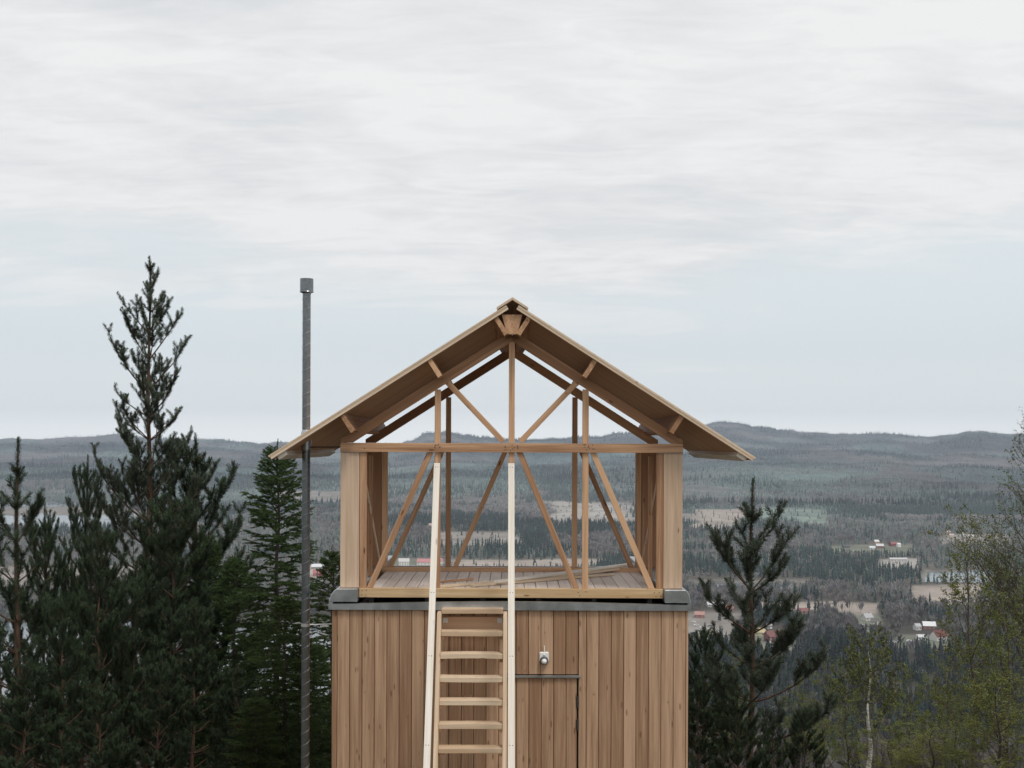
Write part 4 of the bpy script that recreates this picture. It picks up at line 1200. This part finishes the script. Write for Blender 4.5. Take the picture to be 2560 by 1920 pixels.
def needles(p0, p1, dens, ln, wd, ang, tint, rs, tintvar=0.35, pair=False):
    """thin blades bristling along every shoot p0->p1"""
    p0, p1 = np.array(p0, float), np.array(p1, float)
    L = np.linalg.norm(p1 - p0, axis=1); d = (p1 - p0) / (L[:, None] + 1e-9)
    cnt = np.maximum(3, (L * dens).astype(int))
    ids = np.repeat(np.arange(len(p0)), cnt)
    n = len(ids)
    u, w_ = frames(d)
    t_ = rs.uniform(0, 1.02, n)[:, None]
    a = rs.uniform(0, 6.283, n)[:, None]
    side = u[ids] * np.cos(a) + w_[ids] * np.sin(a)
    an = np.radians(rs.uniform(ang[0], ang[1], n))[:, None] * (1 - 0.55 * t_ ** 4)
    dirn = d[ids] * np.cos(an) + side * np.sin(an)
    base = p0[ids] + (p1 - p0)[ids] * t_
    l_ = (ln * rs.uniform(0.7, 1.15, n))[:, None]
    tip = base + dirn * l_
    perp = np.cross(dirn, side); perp /= np.linalg.norm(perp, axis=1, keepdims=True) + 1e-9
    if pair:      # two needles spreading from one sheath
        V = np.stack([base, tip - perp * wd / 2, tip + perp * wd / 2], 1).reshape(-1, 3)
    else:
        V = np.stack([base - perp * wd / 2, base + perp * wd / 2, tip], 1).reshape(-1, 3)
    Fc = np.arange(n * 3).reshape(-1, 3)
    tn = np.array(tint, float)
    tn = tn[ids] if tn.ndim == 2 else np.repeat(tn[None], n, 0)
    sh = rs.uniform(1 - tintvar, 1 + tintvar, (len(p0), 1))[ids] * rs.uniform(0.8, 1.2, (n, 1))
    c = tn * sh
    C = np.repeat(np.concatenate([c, np.ones((n, 1))], 1), 3, 0)
    return V, Fc, C

def rot_about(v, ax, a):
    return v * math.cos(a) + np.cross(ax, v) * math.sin(a) + ax * np.dot(ax, v) * (1 - math.cos(a))
def nrm(v): return v / (np.linalg.norm(v) + 1e-9)
UP = np.array((0, 0, 1.0))

def make_pine(name, H, years, lean, prof, seed, trunk_r, density=900, shoot=0.15, tint=(0.050, 0.075, 0.040), lead_needles=3, nl=0.055, nw=0.0045, per_whorl=(4, 6), bias=None, keepf=None, fill=0.88, inner=0.22, top_seg=0.8):
    """Scots pine grown year by year: whorls on the leader, each lateral growing and forking.
    prof: half width of the crown (m) against distance below the top (m)."""
    rs = np.random.RandomState(seed)
    W0, W1, R0, R1 = [], [], [], []
    N0, N1, NT_ = [], [], []
    py_, pw_ = zip(*prof)
    # leader: top segments long, lower ones shorter, then an older bare bole
    zs = [H]; seg = H / years
    g = np.array([(1.0 + 0.13 * math.sin(i * 1.7 + seed)) * min(1, top_seg + 0.18 * i) for i in range(years)]); g = g / g.sum() * H
    z = H; nodes = [H]
    for i in range(years):
        z -= g[i]; nodes.append(max(z, 0))
    pts = []
    for i, zz_ in enumerate(nodes):
        f = zz_ / H
        pts.append(np.array((lean[0] * f + 0.02 * math.sin(i * 0.9 + seed), lean[1] * f + 0.02 * math.cos(i * 1.3 + seed), zz_)))
    pts[-1] = np.array((0, 0, -0.5))
    tr = lambda zz_: 0.008 + trunk_r * (1 - zz_ / H) ** 0.85
    T0, T1, TR0, TR1 = [], [], [], []
    for i in range(len(pts) - 1):
        T0.append(pts[i + 1]); T1.append(pts[i]); TR0.append(tr(max(pts[i + 1][2], 0))); TR1.append(tr(pts[i][2]))
        if i < lead_needles:
            N0.append(pts[i + 1]); N1.append(pts[i] + UP * 0.02); NT_.append(0)
    def shoots(p, d, ln, fork):
        """a leafy spray at the end of a twig"""
        q = p + d * ln
        N0.append(p); N1.append(q); NT_.append(1)
        W0.append(p); W1.append(q); R0.append(0.004); R1.append(0.003)
        return q
    def side_twig(p, d, yrs, ln, sub):
        q = p
        for y_ in range(yrs):
            dd_ = nrm(d + UP * 0.30 + rs.uniform(-0.16, 0.16, 3)); d = dd_
            e = q + d * ln * rs.uniform(0.8, 1.15)
            W0.append(q); W1.append(e); R0.append(0.006 - 0.0005 * y_); R1.append(0.005)
            if yrs - y_ <= 2:
                N0.append(q); N1.append(e); NT_.append(1)
            if sub and y_ < yrs:
                for s_ in ((-1, 1) if rs.rand() < fill - 0.1 else (rs.choice((-1, 1)),)):
                    ax_ = nrm(np.cross(d, UP) + 1e-6)
                    d2 = nrm(d * 0.7 + ax_ * s_ * rs.uniform(0.4, 0.8) + UP * rs.uniform(0.25, 0.75))
                    shoots(e, d2, ln * rs.uniform(0.6, 0.95), 0)
            q = e
    ph = rs.uniform(0, 6.28)
    for i in range(1, years):
        zn = nodes[i]
        below = H - zn
        Wd = float(np.interp(below, py_, pw_))
        if Wd <= 0.02: continue
        nb = rs.randint(per_whorl[0], per_whorl[1] + 1)
        ph += 0.9
        for b in range(nb):
            a = ph + 2 * math.pi * b / nb + rs.uniform(-0.25, 0.25)
            hd = np.array((math.cos(a), math.sin(a), 0))
            L = Wd * rs.uniform(0.50, 1.15)
            if bias: L *= bias(hd, below)
            if L < 0.08: continue
            yrs_b = max(1, min(i, int(round(L / shoot / 1.02))))
            ln = max(0.07, min(shoot * 1.35, L * 1.06 / yrs_b))
            el = math.radians(np.interp(below / H, (0, 0.08, 0.3, 0.7, 1), (62, 52, 38, 20, 4)) + rs.uniform(-7, 7))
            d = nrm(hd * math.cos(el) + UP * math.sin(el))
            p = pts[i] + UP * rs.uniform(-0.04, 0.01)
            rb = 0.004 + 0.008 * L
            for y_ in range(yrs_b):
                left = yrs_b - y_
                lift = 0.10 + 0.25 * (y_ / max(1, yrs_b)) ** 2
                d = nrm(d + UP * lift * rs.uniform(0.3, 1.2) + rs.uniform(-0.10, 0.10, 3))
                e = p + d * ln * rs.uniform(0.85, 1.15)
                r_a = rb * (1 - y_ / (yrs_b + 1.0)) + 0.004; r_b = rb * (1 - (y_ + 1) / (yrs_b + 1.0)) + 0.004
                W0.append(p); W1.append(e); R0.append(r_a); R1.append(r_b)
                if left <= 2:
                    N0.append(p); N1.append(e); NT_.append(1)
                if left >= 1 and (y_ >= inner * yrs_b):
                    ax_ = nrm(np.cross(d, UP))
                    for s_ in (-1, 1):
                        if rs.rand() < fill:
                            d2 = nrm(d * 0.7 + ax_ * s_ * rs.uniform(0.5, 0.9) + UP * rs.uniform(0.1, 0.6))
                            yy = int(np.clip(round(left * 0.55 * rs.uniform(0.7, 1.2)), 1, 4))
                            side_twig(e, d2, yy, ln * rs.uniform(0.70, 0.92), True)
                    if rs.rand() < 0.45:
                        shoots(e, nrm(d * 0.4 + UP), ln * rs.uniform(0.6, 0.9), 0)
                p = e
    root = empty(name, (0, 0, 0))
    V, Fq = tubes(T0, T1, TR0, TR1, 9)
    mesh_np('trunk', V, Fq, M['pbark'], root, None, True)
    V, Fq = tubes(W0, W1, R0, R1, 4)
    mesh_np('branches', V, Fq, M['pbark'], root, None, True)
    V, Fc, C = needles(N0, N1, density, nl, nw, (32, 76), tint, rs, 0.3, True)
    mesh_np('crown', V, Fc, M['leaf'], root, {'tint': ('FLOAT_COLOR', C)})
    # pale brown buds at the tip
    n0 = np.array(N0); n1 = np.array(N1)
    dtop = n1[:, 2] > 0
    bs = rs.rand(len(n0)) < 0.22
    bs[:1] = True
    d = (n1 - n0); d /= np.linalg.norm(d, axis=1, keepdims=True) + 1e-9
    V, Fc, C = needles((n1 + d * 0.0)[bs], (n1 + d * 0.03)[bs], 260, 0.030, 0.008, (5, 30), (0.26, 0.17, 0.075), rs)
    mesh_np('buds', V, Fc, M['leaf'], root, {'tint': ('FLOAT_COLOR', C)})
    return root

def make_spruce(name, H, prof, seed, tint=(0.070, 0.108, 0.038), trunk_r=0.055, z0=0.3, bstep=0.026):
    rs = np.random.RandomState(seed)
    py_, pw_ = zip(*prof)
    W0, W1, R0, R1, N0, N1 = [], [], [], [], [], []
    T0, T1, TR0, TR1 = [], [], [], []
    n = 18
    for i in range(n):
        a, b = H * i / n, H * (i + 1) / n
        T0.append((0.02 * math.sin(i), 0.02 * math.cos(i * 1.4), a if i else -0.5)); T1.append((0.02 * math.sin(i + 1), 0.02 * math.cos((i + 1) * 1.4), b))
        TR0.append(0.006 + trunk_r * (1 - a / H)); TR1.append(0.006 + trunk_r * (1 - b / H))
    N0.append((0, 0, H - 0.35)); N1.append((0, 0, H + 0.02))
    below = 0.22; ph = 0
    while below < H - z0:
        Wd = float(np.interp(below, py_, pw_))
        z = H - below
        ph += 2.4 + rs.uniform(-0.4, 0.4)
        hd = np.array((math.cos(ph), math.sin(ph), 0))
        L = Wd * rs.uniform(0.6, 1.12)
        fr = min(1, below / H)
        el = math.radians(np.interp(below, (0, 0.6, 1.6, 3.5, 7), (58, 40, 14, -8, -22)) + rs.uniform(-8, 8))
        d = nrm(hd * math.cos(el) + UP * math.sin(el))
        p = np.array((0, 0, z)); nseg = max(2, int(L / 0.13)); ln = L / nseg
        for k in range(nseg):
            s = k / nseg
            d = nrm(d + UP * (0.10 * s - 0.02) + rs.uniform(-0.06, 0.06, 3))
            e = p + d * ln
            W0.append(p); W1.append(e); R0.append(0.012 * (1 - s) * L + 0.004); R1.append(0.004)
            N0.append(p); N1.append(e)
            ax_ = nrm(np.cross(d, UP))
            tl = min(0.36, 0.14 + L * 0.32) * (1 - s * 0.75)
            for s_ in (-1, 1):
                m_ = 2 if rs.rand() < 0.6 else 1
                for _ in range(m_):
                    if rs.rand() < 0.93:
                        d2 = nrm(d * rs.uniform(0.6, 1.0) + ax_ * s_ * rs.uniform(0.6, 1.0) - UP * rs.uniform(-0.08, 0.30 + 0.25 * fr))
                        l2 = tl * rs.uniform(0.6, 1.15)
                        q = e + d2 * l2
                        N0.append(e); N1.append(q)
                        if l2 > 0.14:
                            a3 = nrm(np.cross(d2, UP))
                            for s3 in (-1, 1):
                                c0 = e + d2 * l2 * rs.uniform(0.3, 0.7)
                                N0.append(c0); N1.append(c0 + nrm(d2 + a3 * s3 * 0.8 - UP * rs.uniform(0, 0.5)) * l2 * rs.uniform(0.35, 0.6))
            p = e
        below += bstep * (0.6 + 0.9 * min(1, below / 2.0)) * rs.uniform(0.7, 1.3)
    root = empty(name, (0, 0, 0))
    V, Fq = tubes(T0, T1, TR0, TR1, 8); mesh_np('trunk', V, Fq, M['sbark'], root, None, True)
    V, Fq = tubes(W0, W1, R0, R1, 4); mesh_np('branches', V, Fq, M['sbark'], root, None, True)
    V, Fc, C = needles(N0, N1, 480, 0.030, 0.010, (35, 80), tint, rs, 0.3)
    mesh_np('crown', V, Fc, M['leaf'], root, {'tint': ('FLOAT_COLOR', C)})
    return root

def make_birch(name, H, spread, seed, leafn=5, leafs=0.028, bark='bbark', tint=(0.115, 0.135, 0.035), trunk_r=0.05, lean=(0, 0), levels=3, first=0.25, nbr=26, upness=0.9):
    rs = np.random.RandomState(seed)
    T0, T1, TR0, TR1, W0, W1, R0, R1, LP = [], [], [], [], [], [], [], [], []
    n = 16; pts = []
    for i in range(n + 1):
        f = i / n
        pts.append(np.array((lean[0] * f * f + 0.05 * math.sin(i * 0.8 + seed), lean[1] * f * f + 0.05 * math.cos(i * 0.7 + seed), H * f if i else -0.4)))
    for i in range(n):
        T0.append(pts[i]); T1.append(pts[i + 1]); TR0.append(trunk_r * (1 - i / n) + 0.006); TR1.append(trunk_r * (1 - (i + 1) / n) + 0.006)
    def grow(p, d, L, r, lev):
        k = max(3, int(L / 0.14)); ln = L / k
        for i in range(k):
            d = nrm(d + rs.uniform(-0.13, 0.13, 3) + UP * 0.06)
            e = p + d * ln
            ra, rb = r * (1 - i / k) + 0.0016, r * (1 - (i + 1) / k) + 0.0016
            W0.append(p); W1.append(e); R0.append(ra); R1.append(rb)
            if lev < levels and i >= 1:
                if rs.rand() < (0.85 if lev == 1 else 0.75):
                    ax_ = rot_about(nrm(np.cross(d, UP) + 1e-5), d, rs.uniform(0, 6.28))
                    d2 = nrm(d + ax_ * rs.uniform(0.5, 0.9) + UP * 0.15)
                    grow(e, d2, L * (1 - i / k) * rs.uniform(0.35, 0.7) + 0.12, rb * 0.6, lev + 1)
            if lev >= 2 or i > k * 0.5:
                for _ in range(rs.randint(0, leafn + 1)):
                    LP.append(e + rs.uniform(-1, 1, 3) * 0.045)
            p = e
    for b in range(nbr):
        f = first + (1 - first) * (b + rs.rand()) / nbr
        i = min(n - 1, int(f * n)); p = pts[i] + (pts[i + 1] - pts[i]) * (f * n - i)
        a = b * 2.4 + rs.uniform(-0.5, 0.5)
        hd = np.array((math.cos(a), math.sin(a), 0))
        d = nrm(hd + UP * rs.uniform(0.7, 1.3) * upness)
        L = spread * (1 - (f - first) / (1 - first) * 0.72) * rs.uniform(0.7, 1.15)
        grow(p, d, L, 0.004 + 0.007 * L, 1)
    root = empty(name, (0, 0, 0))
    V, Fq = tubes(T0, T1, TR0, TR1, 8); mesh_np('trunk', V, Fq, M[bark], root, None, True)
    V, Fq = tubes(W0, W1, R0, R1, 3); mesh_np('branches', V, Fq, M['twig'], root, None, True)
    LP = np.array(LP); m_ = len(LP)
    a = nrm_rows(rs.normal(size=(m_, 3))); b = nrm_rows(np.cross(a, rs.normal(size=(m_, 3))))
    s = leafs * rs.uniform(0.6, 1.3, (m_, 1))
    V = np.stack([LP - a * s * 0.6, LP + b * s * 0.42, LP + a * s * 0.7, LP - b * s * 0.42], 1).reshape(-1, 3)
    Fq = np.arange(m_ * 4).reshape(-1, 4)
    c = np.array(tint) * rs.uniform(0.6, 1.4, (m_, 1)) + rs.uniform(-0.01, 0.01, (m_, 3))
    C = np.repeat(np.concatenate([np.clip(c, 0.005, 1), np.ones((m_, 1))], 1), 4, 0)
    mesh_np('leaves', V, Fq, M['leaf'], root, {'tint': ('FLOAT_COLOR', C)})
    return root
def nrm_rows(a): return a / (np.linalg.norm(a, axis=1, keepdims=True) + 1e-9)
def copy_tree(o):
    c = o.copy(); col.objects.link(c)
    for ch in list(o.children):
        k = ch.copy(); k.parent = c; col.objects.link(k)
    return c
def site(px, py, d):
    """world position of trunk foot and height for a tree whose tip is at pixel px,py and depth d"""
    tip = P(px, py, d)
    gz_ = float(terrain(tip.x, tip.y))
    return Vector((tip.x, tip.y, gz_)), tip.z - gz_
def put(o, px, py, d, H0=None, rz=0.0, label=None, cat='tree', group=None):
    pos, H = site(px, py, d)
    o.location = pos; o.rotation_euler = (0, 0, rz)
    if H0: s = H / H0; o.scale = (s, s, s)
    tag(o, label, cat, group)
    return o
PXM = lambda d: d / F
# C: the tall pine
d = 22.0; k = PXM(d)
pos, H = site(374, 648, d)
cprof = [(0, 0.06), (60 * k, 28 * k), (130 * k, 55 * k), (200 * k, 85 * k), (270 * k, 130 * k), (330 * k, 150 * k), (400 * k, 125 * k), (460 * k, 115 * k), (540 * k, 160 * k), (620 * k, 180 * k), (720 * k, 210 * k), (900 * k, 250 * k), (1300 * k, 280 * k)]
t_ = make_pine('pine_tree', H, 21, (0.0, 0), cprof, 12, 0.070, shoot=0.145, density=820, nl=0.055, nw=0.0080, per_whorl=(4, 6), fill=0.66, inner=0.15, top_seg=0.45, tint=(0.104, 0.130, 0.088))
put(t_, 374, 648, d, label='tallest pine on the left, its thin top standing high against the sky')
# A
d = 17.0; k = PXM(d); pos, H = site(44, 1106, d)
prof = [(0, 0.05), (150 * k, 55 * k), (260 * k, 95 * k), (420 * k, 130 * k), (800 * k, 200 * k)]
t_ = make_pine('pine_tree', H, 10, (0, 0), prof, 21, 0.055, fill=0.8, tint=(0.058, 0.084, 0.048), shoot=0.19, density=820, nl=0.066, nw=0.0085, lead_needles=4, per_whorl=(4, 5))
put(t_, 44, 1106, d, label='young pine at the left edge with an orange bud on its leader')
# K right young pine
d = 16.0; k = PXM(d); pos, H = site(1878, 1208, d)
prof = [(0, 0.05), (86 * k, 42 * k), (180 * k, 85 * k), (285 * k, 130 * k), (420 * k, 145 * k), (520 * k, 190 * k), (640 * k, 240 * k), (800 * k, 280 * k)]
t_ = make_pine('pine_tree', H, 8, (0.02, 0), prof, 47, 0.038, fill=0.85, inner=0.25, top_seg=1.0, shoot=0.18, density=820, nl=0.066, nw=0.0085, lead_needles=2, per_whorl=(5, 6), tint=(0.070, 0.090, 0.062))
put(t_, 1878, 1208, d, label='young open pine with clear whorls of upswept branches right of the cabin')
# generic pines to copy
gH = 4.6
gprof = [(0, 0.05), (0.4, 0.25), (1.0, 0.6), (2.0, 1.0), (3.2, 1.3), (5, 1.5)]
gp1 = make_pine('pine_tree', gH, 11, (0.1, 0), gprof, 45, 0.045, shoot=0.19, density=820, nl=0.066, nw=0.0085)
gp2 = make_pine('pine_tree', gH, 12, (-0.12, 0.1), gprof, 58, 0.045, shoot=0.18, density=820, nl=0.066, nw=0.0085)
pines = [
    (gp1, 208, 1150, 24.0, 0.4, 'slender dark pine between the left edge pine and the tallest pine'),
    (gp2, 502, 1096, 23.5, 2.0, 'bushy pine close on the right of the tallest pine, reaching the skyline'),
    (gp1, 245, 1316, 16.0, 1.3, 'low pine with a pale brown tip in front of the slender dark pine'),
    (gp2, 108, 1270, 18.5, 3.0, 'pine just right of the left edge pine, half as tall above the lake'),
    (gp1, 440, 1230, 20.5, 4.1, 'dark pine filling the gap under the bushy pine'),
    (gp2, 330, 1420, 17.0, 5.2, 'low dark pine in front of the tallest trunk'),
    (gp1, 160, 1480, 14.5, 2.7, 'low pine at the lower left, nearest the viewer'),
    (gp2, 14, 1560, 19.5, 0.9, 'dark pine behind the left edge pine, cut by the frame'),
    (gp1, 480, 1500, 16.5, 0.2, 'low pine below the bushy pine, beside the small spruces'),
    (gp2, 390, 1640, 14.0, 3.9, 'lowest pine top in the bottom left thicket'),
    (gp1, 60, 1640, 13.6, 5.5, 'pine top in the bottom left corner'),
    (gp2, 600, 1660, 15.0, 1.7, 'low pine top left of the flue pipe near the bottom'),
    (gp1, 250, 1700, 13.2, 4.8, 'pine top at the bottom between the two dark trunks'),
    (gp2, 1762, 1560, 19.0, 2.2, 'dark pine hugging the right wall of the cabin'),
    (gp1, 1850, 1712, 13.4, 3.6, 'small pine with orange buds in front of the open young pine'),
    (gp2, 1745, 1690, 15.5, 5.0, 'low pine against the lower right cabin wall'),
    (gp1, 2010, 1770, 15.0, 1.1, 'low pine right of the open young pine, at the bottom'),
    (gp2, 1940, 1800, 14.0, 0.3, 'lowest pine top under the open young pine'),
]
used = set()
for base_, px, py, d, rz, lab in pines:
    o = base_ if id(base_) not in used else copy_tree(base_)
    used.add(id(base_))
    pos, H = site(px, py, d)
    o.location = pos; o.rotation_euler = (0, 0, rz)
    s = H / gH; sxy = 0.5 + 0.5 * s if s > 1 else s
    sxy *= {208: 0.62, 108: 0.6, 245: 0.75, 160: 0.8, 1762: 0.9}.get(px, 1.0); o.scale = (sxy, sxy, s)
    tag(o, lab, 'tree', 'pines around the cabin')
# spruces
d = 18.5; k = PXM(d); pos, H = site(695, 1103, d)
prof = [(0, 0.04), (60 * k, 36 * k), (150 * k, 72 * k), (260 * k, 100 * k), (450 * k, 115 * k), (700 * k, 130 * k), (1200 * k, 160 * k)]
t_ = make_spruce('spruce_tree', H, prof, 3)
put(t_, 695, 1103, d, label='large green spruce with its bare tip under the left eave')
sH = 5.0
gs = make_spruce('spruce_tree', sH, [(0, 0.04), (0.5, 0.22), (1.2, 0.48), (2.5, 0.75), (5, 1.1)], 8)
gs2 = make_spruce('spruce_tree', sH, [(0, 0.04), (0.5, 0.26), (1.2, 0.5), (2.5, 0.7), (5, 0.95)], 19, tint=(0.072, 0.105, 0.036))
used = set()
for base_, px, py, d, rz, lab in (
    (gs, 588, 1383, 20.0, 0.0, 'small spruce on the left of the large spruce'),
    (gs2, 832, 1366, 20.5, 1.4, 'spruce with a leaning tip between flue pipe and cabin'),
    (gs2, 712, 1480, 15.5, 2.2, 'bright green low spruce in front of the large spruce'),
    (gs, 785, 1600, 17.5, 0.7, 'low spruce behind the flue pipe beside the cabin wall'),
    (gs, 520, 1330, 22.0, 3.3, 'spruce with bare twig ends between the bushy pine and the large spruce'),
    (gs2, 640, 1740, 14.5, 4.0, 'lowest spruce top left of the flue pipe')):
    o = base_ if id(base_) not in used else copy_tree(base_)
    used.add(id(base_))
    pos, H = site(px, py, d); o.location = pos; o.rotation_euler = (0, 0, rz); s = H / sH; o.scale = (0.4 + 0.6 * s, 0.4 + 0.6 * s, s)
    tag(o, lab, 'tree', 'spruces left of the cabin')
# birches
d = 30.0; pos, H = site(2173, 1610, d)
t_ = make_birch('birch_tree', H, 1.6, 4, leafn=8, leafs=0.050, trunk_r=0.07, nbr=30, first=0.35, tint=(0.115, 0.125, 0.045))
put(t_, 2173, 1610, d, label='young birch with a thin white trunk in the lower right')
d = 21.0; pos, H = site(2605, 1165, d)
t_ = make_birch('birch_tree', H, 3.0, 6, leafn=6, leafs=0.027, bark='twig', trunk_r=0.07, nbr=44, first=0.22, lean=(0.15, 0), upness=1.1, tint=(0.125, 0.145, 0.052))
put(t_, 2605, 1165, d, rz=0.5, label='tall fine-twigged birch cut by the right edge of the picture')
bH = 6.5
gb = make_birch('birch_tree', bH, 1.9, 16, leafn=11, leafs=0.035, bark='twig', trunk_r=0.045, nbr=34, first=0.15, lean=(-0.3, 0), upness=1.2, tint=(0.145, 0.155, 0.042))
gb2 = make_birch('birch_tree', bH, 1.6, 27, leafn=11, leafs=0.035, bark='twig', trunk_r=0.04, nbr=34, first=0.15, lean=(0.3, 0), upness=1.4, tint=(0.13, 0.15, 0.042))
used = set()
for base_, px, py, d, rz, lab in (
    (gb, 2440, 1330, 24.0, 0.0, 'birch standing tallest left of the edge birch, bright green against the fields'),
    (gb2, 2520, 1480, 19.0, 1.4, 'dense green birch at the right edge below the tall one'),
    (gb, 2360, 1640, 26.0, 2.2, 'green birch top just left of the right hand birches'),
    (gb2, 2270, 1700, 28.0, 0.7, 'green birch top right of the thin white trunk'),
    (gb, 2060, 1680, 34.0, 3.3, 'green sapling between the open young pine and the white trunk'),
    (gb2, 2120, 1740, 24.0, 4.0, 'green sapling just left of the white trunk at the bottom'),
    (gb, 2230, 1800, 21.0, 5.0, 'low green sapling at the bottom right of the white trunk'),
    (gb2, 2400, 1760, 20.0, 2.9, 'low green sapling under the birches on the right'),
    (gb, 2330, 1820, 17.0, 1.2, 'nearest green sapling on the bottom edge at the right'),
    (gb2, 1812, 1655, 27.0, 0.3, 'yellow green sapling behind the pines beside the cabin wall'),
    (gb, 2500, 1700, 16.5, 0.9, 'green sapling in the bottom right corner'),
    (gb2, 1990, 1700, 30.0, 5.5, 'green sapling just right of the open young pine')):
    o = base_ if id(base_) not in used else copy_tree(base_)
    used.add(id(base_))
    pos, H = site(px, py, d); o.location = pos; o.rotation_euler = (0, 0, rz); s = H / bH; o.scale = (0.5 + 0.5 * s, 0.5 + 0.5 * s, s)
    tag(o, lab, 'tree', 'birches on the right')

# ------------------------------------------------------------ haze
m, t = newmat('valley_haze')
vol = t.n('ShaderNodeVolumePrincipled', {'Color': (0.545, 0.635, 0.755, 1), 'Density': 7.6e-5, 'Anisotropy': 0.0})
t.n('ShaderNodeOutputMaterial', {'Volume': vol.outputs[0]})
hz = MB(); hz.box(-10400, 10400, -10450, 10400, -330, 300)
tag(hz.build('haze', m), 'pale blue haze filling the valley', 'haze', None, 'stuff')
